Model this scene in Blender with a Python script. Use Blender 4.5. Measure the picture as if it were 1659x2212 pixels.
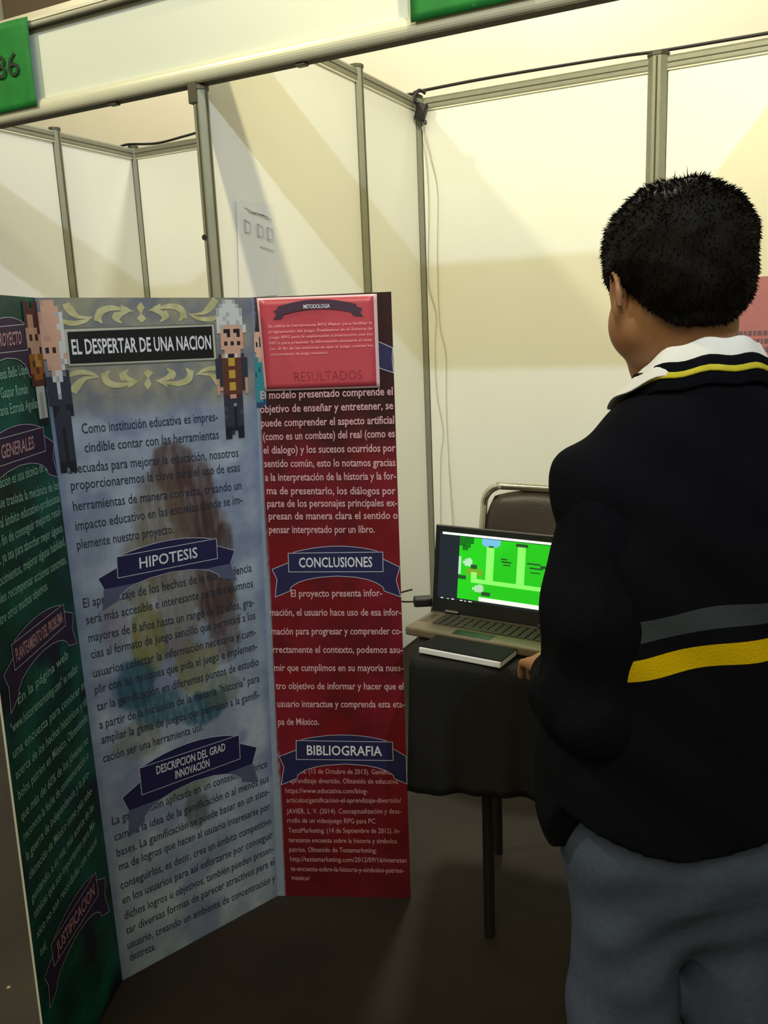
import bpy, bmesh, math, random
import numpy as np
from mathutils import Vector, Matrix, noise

random.seed(7)
SC = bpy.context.scene
for o in list(bpy.data.objects):
    bpy.data.objects.remove(o)
COL = SC.collection
PI = math.pi

def lin(c):
    return tuple((v / 12.92 if v <= 0.04045 else ((v + 0.055) / 1.055) ** 2.4) for v in c)
def rgb(r, g, b):
    return lin((r / 255, g / 255, b / 255)) + (1.0,)

# ---------------------------------------------------------------- camera
F_PX, YAW, PITCH, ROLL = 1847.773, 0.479106, -0.209813, -0.042216
CAM = Vector((1.69494, -3.74375, 1.50367))
fw = Vector((-math.sin(YAW) * math.cos(PITCH), math.cos(YAW) * math.cos(PITCH), math.sin(PITCH)))
rt = fw.cross(Vector((0, 0, 1))).normalized()
up = rt.cross(fw)
r2 = rt * math.cos(ROLL) + up * math.sin(ROLL)
u2 = -rt * math.sin(ROLL) + up * math.cos(ROLL)
cd = bpy.data.cameras.new('camera')
cam = bpy.data.objects.new('camera', cd)
COL.objects.link(cam)
M = Matrix((r2, u2, -fw)).transposed().to_4x4()
M.translation = CAM
cam.matrix_world = M
cd.sensor_fit = 'VERTICAL'
cd.sensor_height = 24.0
cd.sensor_width = 18.0
cd.lens = 24.0 * F_PX / 2212.0
cd.clip_start = 0.02
SC.camera = cam

# ---------------------------------------------------------------- world, lamps, exposure
SC.view_settings.view_transform = 'Standard'
SC.view_settings.look = 'None'
SC.view_settings.exposure = -0.2
SC.view_settings.gamma = 1.0
SC.view_settings.use_curve_mapping = False
w = bpy.data.worlds.new('hall_air')
SC.world = w
w.use_nodes = True
w.node_tree.nodes['Background'].inputs[0].default_value = (1.0, 0.92, 0.54, 1)
w.node_tree.nodes['Background'].inputs[1].default_value = 0.25

def lamp(name, loc, power, col, size, aim=None, cone=None, blend=0.6):
    ld = bpy.data.lights.new(name, 'SPOT' if aim else 'POINT')
    ld.energy = power
    ld.color = col
    ld.shadow_soft_size = size
    lo = bpy.data.objects.new(name, ld)
    COL.objects.link(lo)
    lo.location = loc
    if aim:
        ld.spot_size = cone
        ld.spot_blend = blend
        lo.rotation_euler = (Vector(aim) - Vector(loc)).to_track_quat('-Z', 'Y').to_euler()
    return lo

lamp('hall_lamp', (2.85, -4.57, 4.0), 400, (0.66, 0.80, 1.0), 0.04, aim=(0.2, 0, 2.1), cone=math.radians(74), blend=0.8)
lamp('truss_lamp', (1.45, -2.05, 3.6), 190, (1.0, 0.90, 0.48), 0.04, aim=(0.5, 0, 1.2), cone=math.radians(86), blend=0.8)
lamp('far_lamp', (-1.27, -3.4, 4.0), 210, (1.0, 0.92, 0.62), 0.08)
lamp('back_wall_fill', (0.2, 1.0, 5.2), 400, (1.0, 0.96, 0.80), 0.3)  # unseen fill added behind the booths to brighten the hall wall
lamp('back_wall_fill', (-3.2, 1.0, 5.0), 90, (1.0, 0.95, 0.78), 0.3)  # second added fill, lifts the left part of the hall wall
def area_lamp(name, loc, aim, size, power, col):
    ld = bpy.data.lights.new(name, 'AREA')
    ld.energy = power; ld.color = col; ld.size = size
    lo = bpy.data.objects.new(name, ld); COL.objects.link(lo)
    lo.location = loc
    lo.rotation_euler = (Vector(aim) - Vector(loc)).to_track_quat('-Z', 'Y').to_euler()
area_lamp('hall_fill', (2.0, -8.5, 7.0), (0.5, 0, 1.8), 5.0, 330, (1.0, 0.93, 0.56))  # broad soft fill added in front, stands in for the hall's general lighting

# ---------------------------------------------------------------- helpers
def mat(name, col, rough=0.6, metal=0.0, var=0.0, scale=8.0, bump=0.0, bscale=60.0, spec=0.5, col2=None, emit=0.0, sheen=0.0):
    m = bpy.data.materials.new(name)
    m.use_nodes = True
    nt = m.node_tree
    b = nt.nodes['Principled BSDF']
    b.inputs['Base Color'].default_value = col
    b.inputs['Roughness'].default_value = rough
    b.inputs['Metallic'].default_value = metal
    b.inputs['Specular IOR Level'].default_value = spec
    tc = nt.nodes.new('ShaderNodeTexCoord')
    if var or col2:
        n = nt.nodes.new('ShaderNodeTexNoise')
        n.inputs['Scale'].default_value = scale
        n.inputs['Detail'].default_value = 5
        nt.links.new(tc.outputs['Object'], n.inputs['Vector'])
        r = nt.nodes.new('ShaderNodeValToRGB')
        c2 = col2 or tuple(min(1, c * (1 + var)) for c in col[:3]) + (1,)
        c1 = col if col2 else tuple(c * (1 - var) for c in col[:3]) + (1,)
        r.color_ramp.elements[0].position = 0.35
        r.color_ramp.elements[1].position = 0.68
        r.color_ramp.elements[0].color = c1
        r.color_ramp.elements[1].color = c2
        nt.links.new(n.outputs['Fac'], r.inputs['Fac'])
        nt.links.new(r.outputs['Color'], b.inputs['Base Color'])
    if bump:
        n2 = nt.nodes.new('ShaderNodeTexNoise')
        n2.inputs['Scale'].default_value = bscale
        n2.inputs['Detail'].default_value = 3
        nt.links.new(tc.outputs['Object'], n2.inputs['Vector'])
        bp = nt.nodes.new('ShaderNodeBump')
        bp.inputs['Strength'].default_value = bump
        bp.inputs['Distance'].default_value = 0.01
        nt.links.new(n2.outputs['Fac'], bp.inputs['Height'])
        nt.links.new(bp.outputs['Normal'], b.inputs['Normal'])
    if emit:
        b.inputs['Emission Color'].default_value = col
        b.inputs['Emission Strength'].default_value = emit
    if sheen:
        b.inputs['Sheen Weight'].default_value = sheen
    return m

MT = {}
MT['panel'] = mat('white_laminate', rgb(231, 230, 224), 0.45, var=0.012, scale=3)
MT['fascia'] = mat('fascia_laminate', rgb(214, 218, 206), 0.4, var=0.012, scale=3)
MT['alu'] = mat('brushed_aluminium', rgb(132, 132, 117), 0.5, 0.25, var=0.05, scale=30)
MT['alu_bright'] = mat('polished_aluminium', rgb(214, 211, 188), 0.36, 0.15, var=0.02, scale=20)
MT['alu_dark'] = mat('dark_bracket_metal', rgb(84, 80, 66), 0.5, 0.5, var=0.1)
MT['slot'] = mat('dark_groove', rgb(66, 62, 46), 0.8)
MT['black_plastic'] = mat('black_plastic', rgb(22, 20, 18), 0.5, var=0.1)
MT['cord'] = mat('off_white_cord', rgb(196, 192, 172), 0.6, var=0.05)
MT['hall'] = mat('cream_hall_wall', rgb(238, 229, 206), 0.8, var=0.03, scale=1.5)
MT['hall_dark'] = mat('brown_grey_hall_wall', rgb(128, 112, 96), 0.9, var=0.08, scale=1.2)
MT['floor'] = mat('dark_brown_floor', rgb(31, 23, 16), 0.75, col2=rgb(42, 33, 22), scale=4, bump=0.25, bscale=90)
MT['green_paper'] = mat('green_paper', rgb(4, 112, 38), 0.7, var=0.12, scale=14)
MT['ink'] = mat('black_ink', rgb(20, 40, 20), 0.7)
MT['paper'] = mat('white_paper', rgb(226, 226, 226), 0.7, var=0.02)
MT['pale_ink'] = mat('faded_ink', rgb(184, 180, 184), 0.7)

def setp(o, label=None, cat=None, group=None, kind=None):
    if label: o['label'] = label
    if cat: o['category'] = cat
    if group: o['group'] = group
    if kind: o['kind'] = kind
    return o

def link(name, me, parent=None):
    o = bpy.data.objects.new(name, me)
    COL.objects.link(o)
    if parent is not None:
        o.parent = parent
    return o

def mesh(name, verts, faces, m, parent=None, smooth=False, mats=None, idx=None):
    me = bpy.data.meshes.new(name)
    me.from_pydata([tuple(v) for v in verts], [], [tuple(f) for f in faces])
    for q in (mats or [m]):
        me.materials.append(q)
    if idx is not None:
        me.polygons.foreach_set('material_index', idx)
    if smooth:
        me.polygons.foreach_set('use_smooth', [True] * len(me.polygons))
    me.update()
    return link(name, me, parent)

def empty(name, loc, rz=0.0):
    o = link(name, None)
    o.location = loc
    o.rotation_euler = (0, 0, rz)
    o.empty_display_size = 0.1
    return o

class MB:
    def __init__(s):
        s.bm = bmesh.new()
    def box(s, lo, hi, bev=0.0, mtx=None, seg=2):
        r = bmesh.ops.create_cube(s.bm, size=1.0)
        vs = r['verts']
        for v in vs:
            v.co = Vector([lo[i] + (v.co[i] + 0.5) * (hi[i] - lo[i]) for i in range(3)])
        if bev:
            es = list({e for v in vs for e in v.link_edges})
            r2_ = bmesh.ops.bevel(s.bm, geom=es, offset=bev, segments=seg, affect='EDGES', profile=0.5)
            vs = list({v for f in r2_['faces'] for v in f.verts} | {v for v in vs if v.is_valid})
        if mtx is not None:
            bmesh.ops.transform(s.bm, matrix=mtx, verts=[v for v in vs if v.is_valid])
        return s
    def prism(s, pts, z0, z1, ax='z'):
        n = len(pts)
        def P(p, h):
            return {'z': (p[0], p[1], h), 'x': (h, p[0], p[1]), 'y': (p[0], h, p[1])}[ax]
        a = [s.bm.verts.new(P(p, z0)) for p in pts]
        b = [s.bm.verts.new(P(p, z1)) for p in pts]
        s.bm.faces.new(a[::-1])
        s.bm.faces.new(b)
        for i in range(n):
            s.bm.faces.new((a[i], a[(i + 1) % n], b[(i + 1) % n], b[i]))
        return s
    def tube(s, pts, r, n=10, closed=False, caps=True):
        pts = [Vector(p) for p in pts]
        rings = []
        L = len(pts)
        prev = None
        for i, p in enumerate(pts):
            if closed:
                t = pts[(i + 1) % L] - pts[i - 1]
            else:
                t = pts[min(i + 1, L - 1)] - pts[max(i - 1, 0)]
            t.normalize()
            if prev is None:
                a = t.orthogonal().normalized()
            else:
                a = (prev - t * prev.dot(t)).normalized()
            prev = a
            b = t.cross(a)
            rr = r[i] if isinstance(r, (list, tuple)) else r
            rings.append([s.bm.verts.new(p + (a * math.cos(2 * PI * k / n) + b * math.sin(2 * PI * k / n)) * rr) for k in range(n)])
        for i in range(L if closed else L - 1):
            A, B = rings[i], rings[(i + 1) % L]
            for k in range(n):
                s.bm.faces.new((A[k], A[(k + 1) % n], B[(k + 1) % n], B[k]))
        if caps and not closed:
            s.bm.faces.new(rings[0][::-1])
            s.bm.faces.new(rings[-1])
        return s
    def build(s, name, m, parent=None, smooth=False):
        bmesh.ops.recalc_face_normals(s.bm, faces=s.bm.faces)
        me = bpy.data.meshes.new(name)
        s.bm.to_mesh(me)
        s.bm.free()
        me.materials.append(m)
        if smooth:
            me.polygons.foreach_set('use_smooth', [True] * len(me.polygons))
        return link(name, me, parent)

def spline(pts, n=12):
    P = [Vector(p) for p in pts]
    out = []
    for i in range(len(P) - 1):
        p0, p1, p2, p3 = P[max(i - 1, 0)], P[i], P[i + 1], P[min(i + 2, len(P) - 1)]
        for k in range(n):
            t = k / n
            out.append(0.5 * ((2 * p1) + (p2 - p0) * t + (2 * p0 - 5 * p1 + 4 * p2 - p3) * t * t + (3 * p1 - p0 - 3 * p2 + p3) * t ** 3))
    out.append(P[-1])
    return out

_text_cache = {}
def text_geo(body, bold=0.0):
    """flat glyph outline of one line: (verts 2D, faces, width), cap height = 1"""
    key = (body, bold)
    if key in _text_cache:
        return _text_cache[key]
    cu = bpy.data.curves.new('line', 'FONT')
    cu.body = body
    cu.resolution_u = 2
    cu.fill_mode = 'BOTH'
    cu.offset = bold
    ob = bpy.data.objects.new('line', cu)
    COL.objects.link(ob)
    dg = bpy.context.evaluated_depsgraph_get()
    ev = ob.evaluated_get(dg)
    me = ev.to_mesh()
    k = 1 / 0.70
    vs = [(v.co.x * k, v.co.y * k) for v in me.vertices]
    fs = [tuple(p.vertices) for p in me.polygons]
    ev.to_mesh_clear()
    bpy.data.objects.remove(ob)
    bpy.data.curves.remove(cu)
    x0 = min(v[0] for v in vs)
    wd = max(v[0] for v in vs) - x0
    vs = [(v[0] - x0, v[1]) for v in vs]
    _text_cache[key] = (vs, fs, wd)
    return _text_cache[key]

# ---------------------------------------------------------------- room shell
def structure(o):
    o['kind'] = 'structure'
    return o
fl = MB(); fl.box((-7, -7, -0.1), (7, 7, 0))
structure(fl.build('floor', MT['floor']))
# tiny pale crumbs trodden into the floor
nt = MT['floor'].node_tree
pb = nt.nodes['Principled BSDF']
vo = nt.nodes.new('ShaderNodeTexVoronoi'); vo.inputs['Scale'].default_value = 5.5
tc = nt.nodes.new('ShaderNodeTexCoord'); nt.links.new(tc.outputs['Object'], vo.inputs['Vector'])
lt = nt.nodes.new('ShaderNodeMath'); lt.operation = 'LESS_THAN'; lt.inputs[1].default_value = 0.028
nt.links.new(vo.outputs['Distance'], lt.inputs[0])
mx = nt.nodes.new('ShaderNodeMixRGB'); mx.inputs['Color2'].default_value = rgb(150, 138, 112)
nt.links.new(lt.outputs[0], mx.inputs['Fac'])
nt.links.new(pb.inputs['Base Color'].links[0].from_socket, mx.inputs['Color1'])
nt.links.new(mx.outputs['Color'], pb.inputs['Base Color'])
hw = MB(); hw.box((-7, 2.0, 0), (7, 2.15, 4.23))
structure(hw.build('wall_back', MT['hall']))
hw = MB(); hw.box((-7, 4.0, 0), (7, 4.15, 7))
structure(hw.build('wall_far', MT['hall_dark']))

# ---------------------------------------------------------------- booth shell scheme
H = 2.5
DM, WB, LB, DL, DF, WR = 0.557, 1.041, 1.662, 0.531, 1.544, 1.64
ZF = 2.233
def wall_panel(lo, hi, label, group='white booth wall panels'):
    b = MB(); b.box(lo, hi, 0.002)
    return setp(b.build('booth_wall', MT['panel']), label, 'wall', group)
T = 0.006
wall_panel((-T, -DF + .027, 0.04), (T, -DM - .027, 2.455), 'wide white partition panel between the front post and the next post, paper taped on it')
wall_panel((-T, -DM + .027, 0.04), (T, -.027, 2.455), 'narrow white partition panel running into the back corner with the black plug')
wall_panel((.027, -T, 0.04), (WB - .038, T, 2.455), 'white back wall panel behind the chair and laptop')
wall_panel((WB + .038, -T, 0.04), (WR - .027, T, 2.455), 'white back wall panel right of the tall post above the person\'s head')
wall_panel((-LB + .027, -T, 0.04), (-1.102, T, 2.455), 'white back wall panel of the left booth, left of the front post')
wall_panel((-1.10, -T, 0.04), (-.027, T, 2.455), 'white back panel of the left booth hidden mostly behind the partition')
wall_panel((-LB - T, -DL + .027, 0.04), (-LB + T, -.027, 2.455), 'white side panel of the left booth next to its back corner')
wall_panel((-LB - T, -DF + .027, 0.04), (-LB + T, -DL - .027, 2.455), 'white side panel at the far left edge above the green board wing')
wall_panel((WR - T, -DF + .027, 0.04), (WR + T, -.027, 2.455), 'white side panel closing the booth on the right')

def post(x, y, label, ztop=H, wide=0.024, parts=True):
    t = empty('booth_post', (x, y, 0))
    setp(t, label, 'post', 'aluminium booth posts')
    b = MB()
    c = wide * 0.42
    pts = [(wide, c), (c, wide), (-c, wide), (-wide, c), (-wide, -c), (-c, -wide), (c, -wide), (wide, -c)]
    b.prism(pts, 0, ztop)
    b.build('post_profile', MT['alu'], t)
    g = MB()
    for a in range(4):
        g.box((-0.0035, wide - 0.0005, 0.0), (0.0035, wide + 0.0004, ztop - 0.004), mtx=Matrix.Rotation(a * PI / 2, 4, 'Z'))
    g.build('groove', MT['slot'], t)
    k = MB(); k.prism([(p[0] * 1.12, p[1] * 1.12) for p in pts], ztop, ztop + 0.012)
    k.build('end_cap', MT['alu_dark'], t)
    f = MB(); f.prism([(p[0] * 1.6, p[1] * 1.6) for p in pts], 0, 0.012)
    f.build('foot', MT['alu_dark'], t)
    return t
post(0, 0, 'post in the booth back corner where the black plug hangs')
post(0, -DM, 'partition post standing above the pink sheet, between two panels')
post(WB, 0, 'post on the back wall rising behind the person\'s head', wide=0.036)
post(-LB, 0, 'corner post of the left booth where the short cable ends')
post(-LB, -DL, 'leftmost side wall post of the left booth')
post(WR, 0, 'back corner post on the far right, beside the person')
fp = post(0, -DF, 'front post under the header beam with a dark round hole', ztop=ZF - 0.018, wide=0.022)
b = MB(); b.box((-.026, -.026, ZF - .055), (.004, .004, ZF + .004), 0.002)
b.build('lock_bracket', MT['alu_dark'], fp)
b = MB(); b.tube([(-.010, -.0215, 1.80), (-.010, -.0245, 1.80)], 0.0085, 14)
b.build('bolt_hole', MT['black_plastic'], fp)
post(WR, -DF, 'front post of the right side wall outside the view', ztop=ZF - 0.018)
post(-LB, -DF, 'front post of the left booth side wall', ztop=ZF - 0.018)

def rail(p0, p1, label, up_=True):
    t = empty('booth_rail', p0)
    setp(t, label, 'rail', 'aluminium rails along the booth wall tops')
    d = Vector(p1) - Vector(p0)
    L = d.length
    t.rotation_euler = (0, 0, math.atan2(d.y, d.x))
    b = MB()
    b.prism([(-.012, -.026), (.012, -.026), (.014, -.02), (.014, .014), (.009, .022), (-.009, .022), (-.014, .014), (-.014, -.02)], 0.0, L, 'x')
    b.build('rail_profile', MT['alu'], t)
    g = MB(); g.box((0, -.0152, -.006), (L, .0152, -.002))
    g.build('groove', MT['slot'], t)
    g = MB(); g.box((0, -.0135, -.032), (L, .0135, -.0265), 0.001)
    g.build('lip', MT['alu_bright'], t)
zr = 2.475
rail((0, -DF + .02, zr), (0, -DM - .02, zr), 'top rail of the wide partition panel, meeting the header beam')
rail((0, -DM + .02, zr), (0, -.02, zr), 'short top rail of the partition before the back corner')
rail((.02, 0, zr), (WB - .02, 0, zr), 'long top rail of the back wall under the black cable')
rail((WB + .02, 0, zr), (WR - .02, 0, zr), 'top rail of the back wall right of the tall post')
rail((-LB + .02, 0, zr), (-.02, 0, zr), 'top rail of the left booth back wall')
rail((-LB, -DL + .02, zr), (-LB, -.02, zr), 'top rail of the left booth side wall near its back corner')
rail((-LB, -DF + .02, zr), (-LB, -DL - .02, zr), 'top rail of the left booth side wall at the picture edge')
rail((WR, -DF + .02, zr), (WR, -.02, zr), 'top rail of the right side wall outside the view')

# header (fascia) across the booth fronts
hd = empty('header_board', (0, -DF, ZF))
setp(hd, 'long white header board with two aluminium beams across the booth fronts', 'header')
b = MB(); b.box((-3.2, -.006, .045), (2.6, .006, .272)); b.build('header_panel', MT['fascia'], hd)
def beam_profile(z0, z1, d):
    out = []
    for i in range(13):
        a = -PI / 2 + PI * i / 12
        out.append((-.010 - d * math.cos(a), (z0 + z1) / 2 + (z1 - z0) / 2 * math.sin(a)))
    out += [(.016, z1), (.016, z0)]
    return out
b = MB(); b.prism(beam_profile(.0, .052, .016), -3.2, 2.6, 'x'); b.build('lower_beam', MT['alu_bright'], hd)
b = MB(); b.prism(beam_profile(.262, .292, .014), -3.2, 2.6, 'x'); b.build('upper_beam', MT['alu_bright'], hd)
b = MB()
b.box((-3.2, -.0275, .258), (2.6, -.004, .2615)); b.box((-3.2, -.024, -.004), (2.6, .016, -.0005)); b.box((-3.2, -.024, .2755), (2.6, -.023, .2785))
b.build('shadow_gap', MT['slot'], hd)
for x in (-.33, .36):
    b = MB(); b.box((x - .016, -.02, -.012), (x + .016, .004, -.0045), 0.002); b.build('clip', MT['alu_dark'], hd)

def sign(x0, x1, label, txt=None):
    t = empty('booth_number_sign', (x0, -DF - .031, ZF))
    setp(t, label, 'sign', 'green number sheets on the header')
    n = 12
    vs, fs = [], []
    for j in range(n + 1):
        for i in range(n + 1):
            u, v = i / n, j / n
            vs.append(((x1 - x0) * u, -.004 - .004 * math.sin(u * 7 + v * 3) * v, .028 + .262 * v))
    for j in range(n):
        for i in range(n):
            a = j * (n + 1) + i
            fs.append((a, a + 1, a + n + 2, a + n + 1))
    o = mesh('sheet', vs, fs, MT['green_paper'], t, True)
    md = o.modifiers.new('thick', 'SOLIDIFY'); md.thickness = 0.0008
    if txt:
        gv, gf, gw = text_geo(txt, 0.0)
        k = 0.072
        tw = 0.175
        x_ = (x1 - x0) - .055 - tw
        mesh('number', [(x_ + v[0] / gw * tw, -.0100, .132 + v[1] * k - .006 * v[0] / gw) for v in gv], gf, MT['ink'], t)
    return t
sign(-.945, -.632, 'green number sheet reading 586 cut off at the top left', '586')
sign(.706, 1.035, 'green sheet cut off at the top edge, right of the middle')

# paper taped to the partition
pp = empty('taped_paper', (T, -1.42, 1.62))
setp(pp, 'white paper sheet with faint drawing taped on the partition panel', 'paper')
vs, fs = [], []
for j in range(9):
    for i in range(7):
        u, v = i / 6, j / 8
        vs.append((.003 + .003 * math.sin(3 * u + 2 * v), .225 * u - .02 * (1 - v), .30 * v + .015 * u))
for j in range(8):
    for i in range(6):
        a = j * 7 + i
        fs.append((a, a + 1, a + 8, a + 7))
mesh('sheet', vs, fs, MT['paper'], pp, True)
b = MB()
def stroke(y0, z0, y1, z1, wd=.0016):
    b.box((.0075, 0, -wd), (.0082, math.hypot(y1 - y0, z1 - z0), wd), mtx=Matrix.Translation((0, y0, z0)) @ Matrix.Rotation(math.atan2(z1 - z0, y1 - y0), 4, 'X'))
for y, z in ((.035, .225), (.105, .218), (.160, .212)):
    stroke(y, z - .02, y, z + .02, .004); stroke(y, z + .02, y + .03, z + .012); stroke(y, z - .02, y + .028, z - .018); stroke(y + .03, z + .01, y + .028, z - .016)
stroke(.04, .283, .1, .268); stroke(.06, .272, .17, .266); stroke(.1, .274, .19, .258); stroke(.11, .168, .19, .158)
b.build('faded_drawing', MT['pale_ink'], pp)

# cables
b = MB(); b.tube(spline([(-.09, -.02, 2.512), (-.03, .004, 2.526), (.02, -.006, 2.508), (.0, -.02, 2.523), (.06, .004, 2.532), (.3, .004, 2.535), (.62, .002, 2.532), (.9, .004, 2.527), (1.04, .0, 2.520), (1.3, .002, 2.517), (1.64, 0, 2.513)]), .0065, 8)
setp(b.build('power_cable', MT['black_plastic'], None, True), 'long black cable lying along the top of the back wall on the right', 'cable')
b = MB(); b.tube(spline([(-1.74, -.02, 2.516), (-1.69, .0, 2.526), (-1.5, .004, 2.508), (-1.3, 0, 2.518), (-1.1, .004, 2.532), (-.7, 0, 2.524), (-.2, .004, 2.512)]), .0065, 8)
setp(b.build('power_cable', MT['black_plastic'], None, True), 'black cable on the top rail of the left booth back wall', 'cable')
pl = empty('plug_cluster', (.046, -.046, 2.44))
setp(pl, 'black plug with adapter hanging at the top of the back corner', 'plug')
b = MB(); b.box((-.022, -.024, -.045), (.024, .012, .028), .008, Matrix.Rotation(.35, 4, 'Y')); b.build('plug_body', MT['black_plastic'], pl, True)
b = MB(); b.tube(spline([(-.01, 0, .02), (-.03, -.01, .05), (-.012, .0, .082), (.01, .02, .07)]), .007, 8); b.build('plug_lead', MT['black_plastic'], pl, True)
b = MB(); b.tube([(.012, 0, -.045), (.014, 0, -.062)], .008, 8); b.build('strain_relief', MT['black_plastic'], pl)
def cord(pts, label):
    b = MB(); b.tube(spline(pts), .0022, 6)
    setp(b.build('hanging_cord', MT['cord'], None, True), label, 'cord', 'thin pale cords hanging in the back corner')
cord([(.048, -.03, 2.375), (.075, -.02, 2.24), (.098, -.015, 2.10), (.088, -.012, 1.86), (.086, -.012, 1.66), (.092, -.012, 1.5), (.116, -.012, 1.38), (.112, -.012, 1.15), (.118, -.014, .9), (.13, -.03, .82), (.16, -.04, .30)], 'longer thin pale cord bowing out from the back corner')
cord([(.040, -.036, 2.375), (.056, -.028, 2.24), (.058, -.022, 2.05), (.046, -.020, 1.82), (.044, -.020, 1.70), (.072, -.012, 1.56), (.062, -.012, 1.42), (.066, -.012, 1.2), (.092, -.012, 1.02), (.075, -.014, .85), (.07, -.03, .3)], 'shorter thin pale cord closest to the corner post')

# pink poster behind the person's neck
po = empty('pink_poster', (1.345, -.0085, 1.345))
setp(po, 'pink poster with small purple writing on the back wall behind the neck', 'poster')
MT['pink'] = mat('pink_poster_paper', rgb(190, 122, 130), 0.6, col2=rgb(172, 112, 134), scale=6)
MT['purple'] = mat('purple_print', rgb(112, 86, 116), 0.6)
b = MB(); b.box((0, -.001, 0), (.27, .001, .30)); b.build('sheet', MT['pink'], po)
b = MB()
random.seed(3)
for r in range(3):
    x = .012
    while x < .24:
        wd = random.uniform(.006, .016)
        b.box((x, -.0022, .012 + r * .032), (x + wd, -.0012, .030 + r * .032)); x += wd + .005
b.build('printed_rows', MT['purple'], po)

# ---------------------------------------------------------------- printed layout of the board (fractions of each panel: across, up)
PANELS = {'L': [[0.3927, -2.7929, 0.0], [0.2734, -2.4726, 0.0], [0.4052, -2.7762, 1.5956], [0.2672, -2.4796, 1.5957]], 'C': [[0.2734, -2.4726, 0.0], [0.4404, -2.0559, 0.0], [0.2672, -2.4796, 1.5957], [0.4783, -2.0291, 1.5904]], 'R': [[0.4404, -2.0559, 0.0], [0.7791, -1.9177, 0.0], [0.4783, -2.0291, 1.5904], [0.7872, -1.9137, 1.589]]}
TEXT_CENTER = [
 ('Como institución educativa es impres-', 0.1259, 0.8239, 0.781, 0.8235),
 ('cindible contar con las herramientas', 0.1286, 0.7986, 0.7811, 0.7968),
 ('adecuadas para mejorar la educación, nosotros', 0.046, 0.7728, 0.8823, 0.7664),
 ('proporcionaremos la clave para el uso de esas', 0.0493, 0.7504, 0.8868, 0.744),
 ('herramientas de manera correcta, creando un', 0.0483, 0.7221, 0.8904, 0.716),
 ('impacto educativo en las escuelas donde se im-', 0.048, 0.6952, 0.8908, 0.6941),
 ('plemente nuestro proyecto.', 0.0446, 0.6692, 0.5087, 0.6676),
 ('El aprendizaje de los hechos de la independencia', 0.0399, 0.5864, 0.9257, 0.5839),
 ('será más accesible e interesante para los alumnos', 0.0433, 0.5624, 0.9286, 0.5583),
 ('mayores de 8 años hasta un rango de 22 años, gra-', 0.0438, 0.5362, 0.9298, 0.5273),
 ('cias al formato de juego sencillo que permitirá a los', 0.0466, 0.5118, 0.9335, 0.505),
 ('usuarios colectar la información necesaria y cum-', 0.0452, 0.484, 0.9335, 0.4776),
 ('plir con las misiones que pida el juego e implemen-', 0.043, 0.4596, 0.9361, 0.4537),
 ('tar la gamificación en diferentes puntos de estudio', 0.0432, 0.4336, 0.9412, 0.4267),
 ('a partir de la inclusión de la materia "historia" para', 0.0437, 0.4061, 0.9413, 0.3986),
 ('ampliar la gama de juegos que permiten a la gamifi-', 0.0446, 0.3831, 0.9364, 0.3707),
 ('cación ser una herramienta útil.', 0.0417, 0.3545, 0.5849, 0.3502),
 ('La gamificación aplicada en un contexto histórico', 0.0484, 0.2543, 0.9668, 0.2459),
 ('cambia la idea de la gamificación o al menos sus', 0.0497, 0.2282, 0.9716, 0.2187),
 ('bases. La gamificación se puede basar en un siste-', 0.052, 0.2018, 0.9723, 0.1949),
 ('ma de logros que hacen al usuario interesarse por', 0.0547, 0.1786, 0.9714, 0.168),
 ('conseguirlos, es decir, crea un ámbito competitivo', 0.05, 0.1481, 0.9752, 0.1403),
 ('en los usuarios para así esforzarse por conseguir', 0.0495, 0.1234, 0.9805, 0.1138),
 ('dichos logros u objetivos, también pueden presen-', 0.0502, 0.0969, 0.9823, 0.0875),
 ('tar diversas formas de parecer atractivos para el', 0.0497, 0.0718, 0.9843, 0.0626),
 ('usuario, creando un ambiente de concentración y', 0.0474, 0.0468, 0.9854, 0.031),
 ('destreza.', 0.0505, 0.0252, 0.2001, 0.0224),
]
TEXT_RIGHT = [
 ('El modelo presentado comprende el', 0.0309, 0.8503, 0.989, 0.8507),
 ('objetivo de enseñar y entretener, se', 0.0238, 0.8295, 0.9885, 0.8296),
 ('puede comprender el aspecto artificial', 0.027, 0.8084, 0.9915, 0.8079),
 ('(como es un combate) del real (como es', 0.0371, 0.7876, 0.9929, 0.7875),
 ('el dialogo) y los sucesos ocurridos por', 0.0357, 0.7668, 0.9941, 0.7656),
 ('sentido común, esto lo notamos gracias', 0.0381, 0.7459, 0.9907, 0.7434),
 ('a la interpretación de la historia y la for-', 0.0386, 0.7244, 0.9921, 0.7227),
 ('ma de presentarlo, los diálogos por', 0.0475, 0.7034, 0.9849, 0.6997),
 ('parte de los personajes principales ex-', 0.0474, 0.6831, 0.9936, 0.681),
 ('presan de manera clara el sentido o', 0.0538, 0.6632, 0.9944, 0.6612),
 ('pensar interpretado por un libro.', 0.0528, 0.6416, 0.8257, 0.6397),
 ('El proyecto presenta infor-', 0.194, 0.5371, 0.8639, 0.5369),
 ('mación, el usuario hace uso de esa infor-', 0.0332, 0.5059, 0.9969, 0.505),
 ('mación para progresar y comprender co-', 0.0376, 0.4742, 0.9979, 0.4739),
 ('rrectamente el contexto, podemos asu-', 0.0431, 0.4433, 0.9989, 0.4425),
 ('mir que cumplimos en su mayoria nues-', 0.0477, 0.4122, 0.9984, 0.4117),
 ('tro objetivo de informar y hacer que el', 0.054, 0.3807, 0.9964, 0.3802),
 ('usuario interactue y comprenda esta eta-', 0.0588, 0.3495, 0.9998, 0.3492),
 ('pa de México.', 0.0591, 0.3179, 0.3657, 0.3182),
]
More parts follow.
